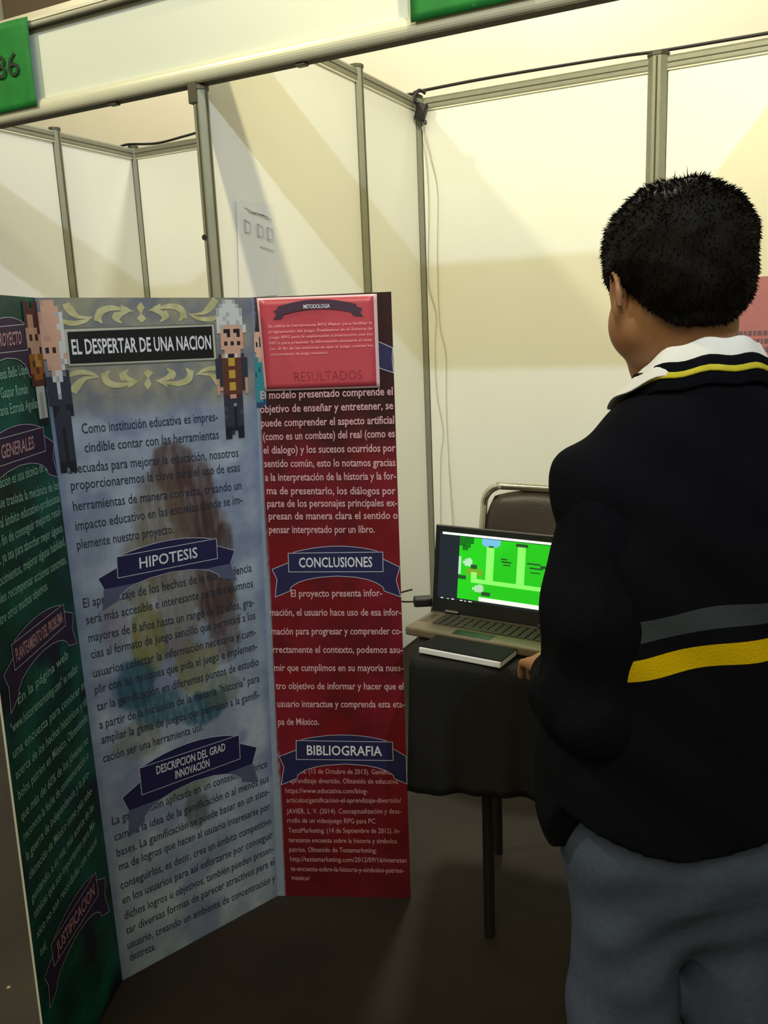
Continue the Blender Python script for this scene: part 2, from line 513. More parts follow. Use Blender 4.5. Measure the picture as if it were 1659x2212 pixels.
TEXT_BIB = [
 ('Educativa. (15 de Octubre de 2013). Gamificación:', 0.0876, 0.2305, 0.9698, 0.2302),
 ('el aprendizaje divertido. Obtenido de educativa:', 0.0861, 0.2131, 0.938, 0.2132),
 ('https://www.educativa.com/blog-', 0.092, 0.1947, 0.7074, 0.1953),
 ('articulos/gamificacion-el-aprendizaje-divertido/', 0.0966, 0.1772, 0.9518, 0.1789),
 ('JAVIER, L. V. (2014). Conceptualización y desa-', 0.0954, 0.1567, 0.9492, 0.1592),
 ('rrollo de un videojuego RPG para PC.', 0.0963, 0.1399, 0.7612, 0.1401),
 ('TestaMarketing. (14 de Septiembre de 2012). In-', 0.1008, 0.1212, 0.937, 0.1229),
 ('teresante encuesta sobre la historia y simbolos', 0.1016, 0.1032, 0.9084, 0.1035),
 ('patrios. Obtenido de Testamarketing:', 0.1023, 0.0852, 0.7558, 0.0857),
 ('http://testamarketing.com/2012/09/16/interesan', 0.1069, 0.0671, 0.9779, 0.0679),
 ('te-encuesta-sobre-la-historia-y-simbolos-patrios-', 0.1077, 0.0489, 0.9531, 0.0484),
 ('mexico/', 0.1125, 0.0316, 0.2492, 0.0312),
]
TEXT_LEFT = [
 ('Alexis Bello López', 0.3673, 0.9041, 0.7863, 0.9077),
 ('Gaspar Román', 0.4032, 0.8834, 0.7425, 0.8839),
 ('Estefania Estrada Aguilar', 0.2597, 0.8634, 0.8531, 0.8646),
 ('La gamificación es una técnica de apren-', 0.045, 0.7837, 0.9737, 0.7844),
 ('dizaje que traslada la mecánica de los', 0.045, 0.7636, 0.9887, 0.7544),
 ('juegos al ámbito educativo-profesional', 0.045, 0.7395, 0.977, 0.7381),
 ('con el fin de conseguir mejores resul-', 0.045, 0.7182, 0.9764, 0.7212),
 ('tados, ya sea para absorber mejor algunos', 0.045, 0.7, 0.9672, 0.6982),
 ('conocimientos, mejorar alguna habilidad,', 0.045, 0.6752, 0.9762, 0.6795),
 ('o bien recompensar acciones concretas,', 0.045, 0.656, 0.9656, 0.6553),
 ('entre otros muchos objetivos.', 0.045, 0.6323, 0.6715, 0.6373),
 ('En la página web', 0.1644, 0.5282, 0.82, 0.5319),
 ('"www.historiamarketing.com" se realizó', 0.0548, 0.5019, 0.9236, 0.504),
 ('una encuesta para conocer más', 0.045, 0.4725, 1.0664, 0.4729),
 ('acerca de los hechos históricos y sím-', 0.045, 0.4456, 1.0484, 0.4498),
 ('bolos patrios en México. Obteniendo', 0.045, 0.4198, 0.9755, 0.4269),
 ('que más del 60% de los jóvenes no', 0.045, 0.3918, 0.9425, 0.3963),
 ('reconoce la fecha de conmemoración o', 0.0451, 0.3658, 0.9197, 0.3752),
 ('la guerra de independencia y la pro-', 0.0454, 0.3394, 0.9012, 0.3509),
 ('clamación de México como país sobe-', 0.0486, 0.3134, 0.911, 0.3231),
 ('guntando, a su vez, más acerca de las', 0.045, 0.283, 0.9011, 0.2988),
 ('tónicas que son importantes para Mé-', 0.0504, 0.2601, 0.8959, 0.2737),
 ('xico no son recordadas con exacti-', 0.0505, 0.2323, 0.8977, 0.2475),
 ('tud.', 0.0607, 0.2058, 0.1361, 0.2063),
]
RIBBONS = [
 ('C', 'HIPOTESIS', [[0.1261, 0.6593], [0.8335, 0.6573], [0.8354, 0.5733], [0.1128, 0.5768]]),
 ('C', 'DESCRIPCION DEL GRAD|INNOVACIÓN', [[0.1132, 0.3421], [0.9095, 0.3332], [0.9029, 0.2225], [0.1095, 0.2247]]),
 ('R', 'CONCLUSIONES', [[0.0618, 0.6185], [1.0161, 0.6195], [1.0078, 0.5329], [0.0627, 0.5367]]),
 ('R', 'RESULTADOS', [[0.0415, 0.9504], [1.0322, 0.9461], [1.0398, 0.8813], [0.0453, 0.8818]]),
 ('R', 'BIBLIOGRAFIA', [[0.0623, 0.3016], [1.0433, 0.2991], [1.0427, 0.2106], [0.049, 0.2098]]),
 ('L', 'EL PROYECTO', [[0.1966, 0.9706], [0.9458, 0.9787], [0.8624, 0.8934], [0.137, 0.8942]]),
 ('L', 'GENERALES', [[0.064, 0.8482], [1.0092, 0.8497], [0.9999, 0.7676], [0.0116, 0.766]]),
 ('L', 'PLANTEAMIENTO DEL PROBLEMA', [[0.0389, 0.6127], [0.9749, 0.616], [0.9554, 0.5391], [0.0629, 0.5254]]),
 ('L', 'JUSTIFICACION', [[0.0646, 0.2113], [0.9356, 0.226], [0.936, 0.1265], [0.0757, 0.1271]]),
]
FRAME = {'outer': [[0.093, 0.9618], [0.794, 0.9639], [0.7974, 0.9113], [0.0963, 0.912]], 'mid': [[0.1007, 0.9602], [0.7888, 0.9621], [0.7912, 0.9127], [0.1023, 0.9139]], 'inner': [[0.1117, 0.9568], [0.7788, 0.96], [0.7803, 0.9149], [0.1096, 0.9158]], 'text': [0.1235, 0.9281, 0.7686, 0.928]}
ORNAMENT = [
 ([[0.2613, 0.9814], [0.2505, 0.9737], [0.2663, 0.9667]], [0.0033755274261603376, 0.01350210970464135, 0.0020253164556962027]),
 ([[0.2602, 0.8899], [0.2546, 0.8978], [0.2758, 0.9049]], [0.0033755274261603376, 0.01350210970464135, 0.0020253164556962027]),
 ([[0.6319, 0.9836], [0.639, 0.9755], [0.6165, 0.9679]], [0.0033755274261603376, 0.01350210970464135, 0.0020253164556962027]),
 ([[0.6419, 0.8863], [0.6534, 0.8946], [0.6343, 0.9024]], [0.0033755274261603376, 0.01350210970464135, 0.0020253164556962027]),
 ([[0.3309, 0.9818], [0.3235, 0.9741], [0.3508, 0.9664]], [0.0020253164556962027, 0.01350210970464135, 0.0016877637130801688]),
 ([[0.3317, 0.8892], [0.3294, 0.8972], [0.3626, 0.9049]], [0.0020253164556962027, 0.01350210970464135, 0.0016877637130801688]),
 ([[0.5555, 0.9832], [0.5585, 0.9751], [0.5244, 0.967]], [0.0020253164556962027, 0.01350210970464135, 0.0016877637130801688]),
 ([[0.563, 0.887], [0.5706, 0.8953], [0.5402, 0.9037]], [0.0020253164556962027, 0.01350210970464135, 0.0016877637130801688]),
 ([[0.1254, 0.9908], [0.1359, 0.9846], [0.1638, 0.9777]], [0.01350210970464135, 0.018227848101265823, 0.0033755274261603376]),
 ([[0.1126, 0.8807], [0.1283, 0.887], [0.1625, 0.894]], [0.01350210970464135, 0.018227848101265823, 0.0033755274261603376]),
 ([[0.7993, 0.996], [0.7819, 0.9889], [0.743, 0.9808]], [0.01350210970464135, 0.018227848101265823, 0.0033755274261603376]),
 ([[0.8098, 0.8729], [0.7949, 0.8803], [0.7583, 0.8888]], [0.01350210970464135, 0.018227848101265823, 0.0033755274261603376]),
 ([[0.121, 0.9928], [0.1333, 0.983], [0.1663, 0.9757], [0.2254, 0.9746]], [0.017552742616033755, 0.01350210970464135, 0.00810126582278481, 0.001350210970464135]),
 ([[0.1065, 0.8787], [0.1269, 0.8887], [0.1666, 0.8961], [0.2281, 0.897]], [0.017552742616033755, 0.01350210970464135, 0.00810126582278481, 0.001350210970464135]),
 ([[0.8061, 0.9982], [0.7839, 0.9871], [0.7386, 0.9786], [0.6683, 0.9767]], [0.017552742616033755, 0.01350210970464135, 0.00810126582278481, 0.001350210970464135]),
 ([[0.816, 0.8706], [0.7977, 0.8821], [0.7547, 0.8911], [0.6831, 0.8932]], [0.017552742616033755, 0.01350210970464135, 0.00810126582278481, 0.001350210970464135]),
 ([[0.0754, 0.9739], [0.1307, 0.9677], [0.1905, 0.9699], [0.2259, 0.976]], [0.00540084388185654, 0.011476793248945148, 0.00810126582278481, 0.001350210970464135]),
 ([[0.0746, 0.8982], [0.1363, 0.9044], [0.1958, 0.902], [0.2276, 0.8955]], [0.00540084388185654, 0.011476793248945148, 0.00810126582278481, 0.001350210970464135]),
 ([[0.8501, 0.9776], [0.7762, 0.97], [0.7058, 0.9719], [0.6687, 0.9782]], [0.00540084388185654, 0.011476793248945148, 0.00810126582278481, 0.001350210970464135]),
 ([[0.8703, 0.8917], [0.7974, 0.8997], [0.7241, 0.898], [0.6827, 0.8917]], [0.00540084388185654, 0.011476793248945148, 0.00810126582278481, 0.001350210970464135]),
 ([[0.2449, 0.9693], [0.2613, 0.9814], [0.314, 0.9866], [0.4028, 0.9823]], [0.014852320675105486, 0.015527426160337553, 0.011476793248945148, 0.001350210970464135]),
 ([[0.2521, 0.9024], [0.2602, 0.8899], [0.311, 0.8844], [0.4057, 0.8885]], [0.014852320675105486, 0.015527426160337553, 0.011476793248945148, 0.001350210970464135]),
 ([[0.6424, 0.9708], [0.6319, 0.9836], [0.5769, 0.9884], [0.48, 0.9827]], [0.014852320675105486, 0.015527426160337553, 0.011476793248945148, 0.001350210970464135]),
 ([[0.6593, 0.8994], [0.6419, 0.8863], [0.5823, 0.8816], [0.4853, 0.8878]], [0.014852320675105486, 0.015527426160337553, 0.011476793248945148, 0.001350210970464135]),
 ([[0.3531, 0.9905], [0.3723, 0.9856], [0.4062, 0.9817]], [0.0016877637130801688, 0.008776371308016877, 0.001350210970464135]),
 ([[0.3488, 0.8802], [0.372, 0.8852], [0.4096, 0.8891]], [0.0016877637130801688, 0.008776371308016877, 0.001350210970464135]),
 ([[0.5373, 0.9919], [0.5138, 0.9865], [0.4762, 0.9821]], [0.0016877637130801688, 0.008776371308016877, 0.001350210970464135]),
 ([[0.5391, 0.8781], [0.518, 0.8838], [0.4817, 0.8884]], [0.0016877637130801688, 0.008776371308016877, 0.001350210970464135]),
 ([[0.3227, 0.9716], [0.3492, 0.9787], [0.3922, 0.9822]], [0.017552742616033755, 0.012151898734177217, 0.0016877637130801688]),
 ([[0.3303, 0.8997], [0.3528, 0.8924], [0.3949, 0.8886]], [0.017552742616033755, 0.012151898734177217, 0.0016877637130801688]),
 ([[0.5578, 0.9726], [0.5338, 0.9797], [0.4909, 0.9828]], [0.017552742616033755, 0.012151898734177217, 0.0016877637130801688]),
 ([[0.5713, 0.8979], [0.5427, 0.8907], [0.4965, 0.8877]], [0.017552742616033755, 0.012151898734177217, 0.0016877637130801688]),
 ([[0.4455, 0.9943], [0.4612, 0.987], [0.4443, 0.9787], [0.4639, 0.972], [0.4406, 0.9663], [0.4188, 0.9722], [0.4393, 0.9788], [0.4234, 0.9871]], None),
 ([[0.4422, 0.8756], [0.4629, 0.8828], [0.4507, 0.8916], [0.4749, 0.8981], [0.4546, 0.9044], [0.4287, 0.8988], [0.4456, 0.8917], [0.424, 0.8835]], None),
]
SHEET = [
 [0.0339, 0.9988],
 [0.8991, 0.9978],
 [0.8994, 0.8621],
 [0.0664, 0.8617],
]
BLOBS = [
 (0.5295, 0.763, 0.1085, 0.0398, (0.3, 0.22, 0.21), 0.75),
 (0.6167, 0.7047, 0.1286, 0.0748, (0.3, 0.21, 0.2), 0.75),
 (0.7097, 0.6002, 0.1151, 0.1061, (0.28, 0.2, 0.19), 0.8),
 (0.7498, 0.5087, 0.0949, 0.0661, (0.32, 0.25, 0.25), 0.6),
 (0.4531, 0.6782, 0.1425, 0.0867, (0.4, 0.33, 0.27), 0.55),
 (0.4918, 0.564, 0.1493, 0.1038, (0.42, 0.36, 0.3), 0.5),
 (0.3194, 0.6242, 0.0918, 0.0599, (0.46, 0.42, 0.3), 0.45),
 (0.3314, 0.5188, 0.0854, 0.055, (0.47, 0.44, 0.2), 0.65),
 (0.1819, 0.5581, 0.0669, 0.0531, (0.5, 0.42, 0.44), 0.4),
 (0.5761, 0.455, 0.1315, 0.0437, (0.5, 0.46, 0.25), 0.5),
 (0.2378, 0.4553, 0.118, 0.0415, (0.12, 0.28, 0.36), 0.7),
 (0.3686, 0.4068, 0.1505, 0.0286, (0.14, 0.3, 0.38), 0.6),
 (0.5974, 0.3849, 0.149, 0.0283, (0.12, 0.28, 0.38), 0.7),
 (0.7122, 0.405, 0.1108, 0.0302, (0.35, 0.4, 0.35), 0.5),
 (0.2312, 0.3687, 0.1209, 0.0284, (0.45, 0.43, 0.35), 0.4),
 (0.5123, 0.2258, 0.0764, 0.0346, (0.3, 0.32, 0.33), 0.6),
 (0.456, 0.2681, 0.1614, 0.0166, (0.38, 0.42, 0.33), 0.5),
]
# ---------------------------------------------------------------- tri-fold display board
BT = 0.0045   # board thickness
def pcs(pn):
    return [Vector(q) for q in PANELS[pn]]
def pt(pn, s, t, off=0.0):
    A, B, C_, D_ = pcs(pn)
    p = A * (1 - s) * (1 - t) + B * s * (1 - t) + C_ * (1 - s) * t + D_ * s * t
    if off:
        n = (B - A).cross(C_ - A).normalized()
        p = p + n * off
    return p
board = empty('tri_fold_board', (0.42, -2.30, 0))
setp(board, 'tall tri-fold display board in green, grey-blue and red covered with Spanish text', 'display board')
BOFF = Vector((0.42, -2.30, 0))
def bmesh_part(name, pn, sts, faces, m, parent, off):
    return mesh(name, [pt(pn, s, t, off) - BOFF for s, t in sts], faces, m, parent)
def vcol_mat(name, rough=0.5):
    m = bpy.data.materials.new(name); m.use_nodes = True
    nt = m.node_tree; b = nt.nodes['Principled BSDF']
    a = nt.nodes.new('ShaderNodeVertexColor'); a.layer_name = 'print'
    n = nt.nodes.new('ShaderNodeTexNoise'); n.inputs['Scale'].default_value = 55; n.inputs['Detail'].default_value = 6
    tc = nt.nodes.new('ShaderNodeTexCoord'); nt.links.new(tc.outputs['Object'], n.inputs['Vector'])
    mx = nt.nodes.new('ShaderNodeMixRGB'); mx.blend_type = 'OVERLAY'; mx.inputs['Fac'].default_value = 0.16
    nt.links.new(a.outputs['Color'], mx.inputs['Color1']); nt.links.new(n.outputs['Fac'], mx.inputs['Color2'])
    nt.links.new(mx.outputs['Color'], b.inputs['Base Color'])
    b.inputs['Roughness'].default_value = rough
    b.inputs['Specular IOR Level'].default_value = 0.35
    return m
def nz(s, t, k, seed=0.0, asp=3.3):
    return noise.fractal(Vector((s * k, t * k * asp, seed)), 1.0, 2.0, 4)
def lerp3(a, b, f):
    f = max(0, min(1, f))
    return tuple(a[i] + (b[i] - a[i]) * f for i in range(3))
def sm(a, b, x):
    x = max(0, min(1, (x - a) / (b - a)))
    return x * x * (3 - 2 * x)
def col_center(s, t):
    c = lerp3((.53, .58, .68), (.66, .71, .79), .5 + .9 * nz(s, t, 5, 1))
    c = lerp3(c, (.44, .48, .64), .55 * sm(.1, .5, nz(s, t, 3, 9)))
    top = sm(.83, .87, t)
    c = lerp3(c, lerp3((.46, .47, .50), (.60, .58, .50), .5 + 1.1 * nz(s, t, 9, 4)), top * .9)
    for cs, ct, rs, rt_, bc, a in BLOBS:
        d = ((s - cs) / rs) ** 2 + ((t - ct) / rt_) ** 2
        if d < 2.2:
            d += .5 * nz(s, t, 9, cs * 20)
            st_ = 1.0 + .45 * nz(s * 4 + t * 1.2, t * .35, 12, 3)
            f = a * (1 - sm(.55, 1.25, d)) * max(.55, min(1.2, st_))
            c = lerp3(c, bc, f)
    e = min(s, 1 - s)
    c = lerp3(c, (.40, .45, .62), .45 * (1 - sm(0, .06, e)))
    return c
def col_left(s, t):
    c = lerp3((.02, .22, .20), (.03, .38, .33), .5 + 1.0 * nz(s, t, 3, 2, 5))
    c = lerp3(c, (.05, .25, .12), .7 * sm(.0, .6, nz(s, t, 2.2, 12, 5)))
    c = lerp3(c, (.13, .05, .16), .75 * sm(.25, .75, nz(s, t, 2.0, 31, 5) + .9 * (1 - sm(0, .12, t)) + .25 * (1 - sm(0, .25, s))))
    return c
def col_right(s, t):
    c = lerp3((.36, .045, .10), (.47, .075, .145), .5 + 1.0 * nz(s, t, 2.5, 5, 4))
    c = lerp3(c, (.46, .045, .055), .6 * sm(.1, .5, nz(s, t, 3, 15, 4)))
    c = lerp3(c, (.17, .05, .06), .95 * sm(.72, .86, t + .06 * nz(s, t, 4, 8)))
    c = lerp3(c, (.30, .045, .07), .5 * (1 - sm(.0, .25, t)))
    c = lerp3(c, (.52, .57, .66), 1 - sm(.056, .064, s + .045 * t + .003 * nz(s, t, 30, 3)))
    return c
def panel_mesh(pn, ns, ntt, fn, label):
    vs, fs = [], []
    for j in range(ntt + 1):
        for i in range(ns + 1):
            vs.append(pt(pn, i / ns, j / ntt) - BOFF)
    for j in range(ntt):
        for i in range(ns):
            a = j * (ns + 1) + i
            fs.append((a, a + 1, a + ns + 2, a + ns + 1))
    N = len(vs)
    edge = [i for i in range(ns + 1)] + [(j + 1) * (ns + 1) - 1 for j in range(1, ntt + 1)] + [ntt * (ns + 1) + i for i in range(ns - 1, -1, -1)] + [j * (ns + 1) for j in range(ntt - 1, 0, -1)]
    A, B, C_, D_ = pcs(pn)
    n = (B - A).cross(C_ - A).normalized()
    back = {}
    for k in edge:
        back[k] = len(vs); vs.append(vs[k] - n * BT)
    idx = [0] * len(fs)
    for a, b_ in zip(edge, edge[1:] + edge[:1]):
        fs.append((b_, a, back[a], back[b_])); idx.append(1)
    fs.append(tuple(back[k] for k in reversed(edge))); idx.append(1)
    o = mesh('board_wing' if pn != 'C' else 'center_panel', vs, fs, None, board, mats=[vcol_mat('print_' + pn), MT['board_core']], idx=idx)
    ca = o.data.color_attributes.new('print', 'FLOAT_COLOR', 'POINT')
    cols = []
    for j in range(ntt + 1):
        for i in range(ns + 1):
            cols += list(lin(fn(i / ns, j / ntt))) + [1.0]
    cols += [.6, .6, .6, 1.0] * (len(vs) - N)
    ca.data.foreach_set('color', cols)
    o['label'] = label
    return o
MT['board_core'] = mat('white_foam_core', rgb(214, 216, 214), 0.7, var=0.03)
MT['txt_dark'] = mat('dark_grey_print', rgb(40, 44, 62), 0.7)
MT['txt_pink'] = mat('pale_pink_print', rgb(206, 158, 168), 0.7)
MT['txt_white'] = mat('white_print', rgb(222, 222, 236), 0.7)
MT['txt_mint'] = mat('pale_mint_print', rgb(150, 200, 186), 0.7)
MT['navy'] = mat('navy_print', rgb(28, 26, 76), 0.6, var=0.1, scale=20)
MT['navy_dark'] = mat('dark_violet_print', rgb(46, 26, 66), 0.6, var=0.1, scale=20)
MT['shade_print'] = mat('translucent_grey_print', rgb(84, 90, 124), 0.7, var=0.06, scale=30)
MT['line'] = mat('thin_white_print', rgb(206, 206, 226), 0.7)
MT['frame_grey'] = mat('grey_frame_print', rgb(112, 112, 100), 0.6, var=0.1, scale=25)
MT['frame_light'] = mat('light_frame_print', rgb(186, 188, 176), 0.6)
MT['frame_black'] = mat('black_plate_print', rgb(10, 10, 14), 0.6)
MT['orn'] = mat('cream_scroll_print', rgb(206, 202, 160), 0.6, col2=rgb(176, 170, 120), scale=40)
WING = {}
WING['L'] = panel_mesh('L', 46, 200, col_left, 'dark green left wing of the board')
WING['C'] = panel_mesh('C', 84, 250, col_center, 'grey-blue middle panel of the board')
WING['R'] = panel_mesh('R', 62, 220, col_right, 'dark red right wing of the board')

def print_text(pn, lines, cap, m, bold=0.0, off=.0008, name='printed_text', parent=None):
    vs, fs = [], []
    for body, s0, t0, s1, t1 in lines:
        gv, gf, gw = text_geo(body, bold)
        o = len(vs)
        for x, y in gv:
            f = x / gw
            vs.append(pt(pn, s0 + (s1 - s0) * f, t0 + (t1 - t0) * f + y * cap, off) - BOFF)
        fs += [tuple(o + i for i in f) for f in gf]
    return mesh(name, vs, fs, m, parent or WING[pn])
print_text('C', TEXT_CENTER, .0138, MT['txt_dark'], .004)
print_text('R', TEXT_RIGHT, .0120, MT['txt_pink'], .016, .0026)
print_text('R', TEXT_BIB, .0092, MT['txt_pink'], -.002)
print_text('L', TEXT_LEFT, .0125, MT['txt_mint'], .006)

def arc(p0, p1, p2, n=10):
    # quadratic through three points at x=p0,p1,p2
    out = []
    for i in range(n + 1):
        t = i / n
        b0, b1, b2 = 2 * (t - .5) * (t - 1), -4 * t * (t - 1), 2 * t * (t - .5)
        out.append((p0[0] * b0 + p1[0] * b1 + p2[0] * b2, p0[1] * b0 + p1[1] * b1 + p2[1] * b2))
    return out
RB_MAIN = [(.13, .877), (.857, .877), (.857, .507), (.13, .507)]
RB_TOP = [(.17, .88)] + arc((.17, .895), (.5, 1.0), (.815, .895)) + [(.815, .88)]
LOW = [(.135, .13), (.14, .20), (.20, .30), (.27, .355), (.35, .395), (.5, .425), (.65, .40), (.73, .36), (.80, .30), (.855, .21), (.862, .14)]
RB_BACK = [(.13, .69), (0, .56), (.035, .36), (.015, 0)] + LOW + [(1.0, .03), (.955, .35), (.995, .59), (.857, .745)]
def ribbon(pn, txt, q):
    Q = [Vector((a[0], a[1])) for a in q]
    def m2(p):
        x, y = p
        v = Q[0] * (1 - x) * y + Q[1] * x * y + Q[2] * x * (1 - y) + Q[3] * (1 - x) * (1 - y)
        return (max(.002, min(.998, v.x)), v.y)
    body = MT['navy'] if pn != 'L' else MT['navy_dark']
    vs, fs, idx = [], [], []
    def poly(pts, off, mi):
        o = len(vs)
        for p in pts:
            vs.append(pt(pn, *m2(p), off) - BOFF)
        fs.append(tuple(range(o, o + len(pts)))); idx.append(mi)
    def outline(pts, off, wd, closed=True):
        P3 = [pt(pn, *m2(p), off) - BOFF for p in pts]
        A, B, C_, D_ = pcs(pn)
        n = (B - A).cross(C_ - A).normalized()
        L = len(P3)
        for i in range(L if closed else L - 1):
            a, b_ = P3[i], P3[(i + 1) % L]
            if (b_ - a).length < 1e-5: continue
            d = (b_ - a).normalized().cross(n) * wd / 2
            o = len(vs)
            vs.extend([a - d, b_ - d, b_ + d, a + d]); fs.append((o, o + 1, o + 2, o + 3)); idx.append(1)
    if pn == 'C':
        cut = .36
        poly([(.13, .69), (0, .56), (.035, cut), (.26, cut), (.35, .395), (.5, .425), (.65, .40), (.73, cut), (.955, cut), (.995, .59), (.857, .745)], .0011, 0)
        poly([(.035, cut), (.015, 0)] + LOW[:4] + [(.26, cut)], .0010, 2)
        poly([(.73, cut)] + LOW[8:] + [(1.0, .03), (.955, cut)], .0010, 2)
        outline([(.13, .69), (0, .56), (.035, cut)], .0014, .0011, False)
        outline(LOW, .0014, .0011, False)
        outline([(.955, cut), (.995, .59), (.857, .745)], .0014, .0011, False)
    else:
        half = len(RB_BACK)
        poly(RB_BACK, .0011, 0)
        outline(RB_BACK, .0014, .0013)
    poly(RB_TOP, .0012, 0); outline(RB_TOP[1:-1], .0015, .0012, False)
    poly(RB_MAIN, .0016, 0); outline(RB_MAIN, .0019, .0014)
    r = mesh('heading_ribbon', vs, fs, None, WING[pn], mats=[body, MT['line'], MT['shade_print']], idx=idx)
    rows = txt.split('|')
    tv, tf = [], []
    for k, row in enumerate(rows):
        gv, gf, gw = text_geo(row, .012)
        hgt = .19 if len(rows) == 1 else .115
        yb = .60 if len(rows) == 1 else (.715 - .155 * k)
        wx = min(.66, .047 * len(row)) if len(rows) == 1 else .024 * len(row) * 1.05
        x0 = .4935 - wx / 2
        o = len(tv)
        for x, y in gv:
            tv.append(pt(pn, *m2((x0 + wx * x / gw, yb + y * hgt)), .0022) - BOFF)
        tf += [tuple(o + i for i in f) for f in gf]
    mesh('heading_text', tv, tf, MT['txt_white'] if pn != 'L' else MT['txt_pink'], WING[pn])
for pn, txt, q in RIBBONS:
    ribbon(pn, txt, q)

# title frame with scrolls
vs, fs, idx = [], [], []
for k, (nm, off) in enumerate((('outer', .0011), ('mid', .0013), ('inner', .0016))):
    o = len(vs)
    vs += [pt('C', s, t, off) - BOFF for s, t in FRAME[nm]]; fs.append((o, o + 1, o + 2, o + 3)); idx.append(k)
mesh('title_plate', vs, fs, None, WING['C'], mats=[MT['frame_grey'], MT['frame_light'], MT['frame_black']], idx=idx)
s0, t0, s1, t1 = FRAME['text']
print_text('C', [('EL DESPERTAR DE UNA NACION', s0, t0, s1, t1)], .0190, MT['txt_white'], .02, .0020, 'title_text')
vs, fs = [], []
for pts, wd in ORNAMENT:
    if wd is None:
        o = len(vs); vs += [pt('C', s, t, .0010) - BOFF for s, t in pts]; fs.append(tuple(range(o, o + len(pts)))); continue
    P3 = [pt('C', s, t, .0010) - BOFF for s, t in pts]
    Q = spline(P3, 6)
    A, B, C_, D_ = pcs('C'); n = (B - A).cross(C_ - A).normalized()
    o = len(vs); L = len(Q)
    for i, p in enumerate(Q):
        d = (Q[min(i + 1, L - 1)] - Q[max(i - 1, 0)]).normalized().cross(n)
        f = i / (L - 1) * (len(wd) - 1); k = min(int(f), len(wd) - 2)
        w_ = wd[k] + (wd[k + 1] - wd[k]) * (f - k)
        vs += [p - d * w_ / 2, p + d * w_ / 2]
    for i in range(L - 1):
        fs.append((o + 2 * i, o + 2 * i + 2, o + 2 * i + 3, o + 2 * i + 1))
mesh('scroll_ornament', vs, fs, MT['orn'], WING['C'])

# little pixel figures printed over the folds
PAL = {'w': (206, 208, 210), 'g': (168, 176, 182), 's': (208, 164, 144), 'h': (194, 148, 130), 'k': (22, 22, 34), 'd': (46, 48, 66), 'b': (92, 52, 40), 'y': (196, 158, 60),
       'o': (166, 96, 34), 't': (40, 128, 142), 'n': (26, 60, 100), 'p': (206, 150, 140), 'm': (74, 34, 30), 'e': (70, 72, 74)}
PM = {k: mat('pixel_' + k, rgb(*v), 0.7) for k, v in PAL.items()}
def sprite(pn, rows, a0, a1, t_top, t_bot, slant=0.0, nm='pixel_figure', off=.0021):
    R_, C_n = len(rows), len(rows[0])
    keys = sorted(set(''.join(rows)) - {'.'})
    vs, fs, idx = [], [], []
    for j, row in enumerate(rows):
        tj0 = t_top + (t_bot - t_top) * j / R_; tj1 = t_top + (t_bot - t_top) * (j + 1) / R_
        for i, ch in enumerate(row):
            if ch == '.': continue
            x0 = a0 + (a1 - a0) * i / C_n; x1 = a0 + (a1 - a0) * (i + 1) / C_n
            o = len(vs)
            for s, t in ((x0, tj0), (x1, tj0), (x1, tj1), (x0, tj1)):
                vs.append(pt(pn, max(.001, min(.999, s)), t, off) - BOFF)
            fs.append((o, o + 1, o + 2, o + 3)); idx.append(keys.index(ch))
    mesh(nm, vs, fs, None, WING[pn], mats=[PM[k] for k in keys], idx=idx)
MAN_R = ['...gwwg...', '..gwwwwg..', '.gwwwwwwg.', '.gwwgwwwg.', '.wwgwwwww.', '.wwwgwwgw.', '.wgsssssgw', '.wskkskksw', '..sskssks.', '..sssssss.', '..skskskp.', '..sssssss.', '...sssss..', '.dhwkkwhd.', 'ddbbyybbdd', 'ddbbyybbdd', 'ddbbbbbbdd', 'ddbbyybbdd', 'ddbbyybbdd', 'hdbbbbbbdh', 'hdbbyybbdh', 'hhbbyybbdh', 'h.bbbbbb.h', '..dmppmd..', '..dddddd..', '..ddd.dd..', '..eddkdd..', '..dddkde..', '..eddkdd..', '..dddkdd..', '..dddkdd..', '..kkkkkk..', '..kkd.kk..', '..kk..kk..']
sprite('C', MAN_R, .785, .955, .997, .795)
MAN_L = ['.hsss..', '.sssss.', 'hssssgw', 'hsssssw', 'sssssww', 'ssssssw', 'shhsssw', 'sssssww', 'sksksww', 'sssssws', '.ssssgw', '.hsssw.', '..sww.d', 'ddwgwdd', 'dddwddd', 'dddwddd', 'dddgddd', 'ddddddd', '.kkddkk', '.kddddk', '.ddddd.', '.ddddd.', '.ddkdd.', '.ddkdd.', '.ddkdd.', '.ddkdd.', '.ddkdd.', '.ddkdd.', '.kkkkk.', '.kk.kk.']
sprite('C', MAN_L, .0, .100, .997, .775)
LADY = ['..kkkk', '.kkkkk', 'hssskk', 'sssksk', 'skskss', 'sssssp', '.sssp.', 'tthptt', 'tttttt', 'ttnttt', 'nttttt', 'tttttt', 'tttttn', 'tttttt', 'tttttt', 'ttttnn', 'nnnnnn']
sprite('R', LADY, .0, .075, .965, .838, nm='pixel_figure')
SIDE = ['mm.mm', 'mmmmm', 'mhhmm', 'mhhmm', 'hsssm', 'sksks', 'sssss', '.sss.', 'ooyoo', 'obyyo', 'ooboo', 'mooom', 'mbbbm', '.www.', '.wgw.', '.wgw.', '.wgw.', '.wgw.', '.kkk.']
sprite('L', SIDE, .80, .998, .995, .842)

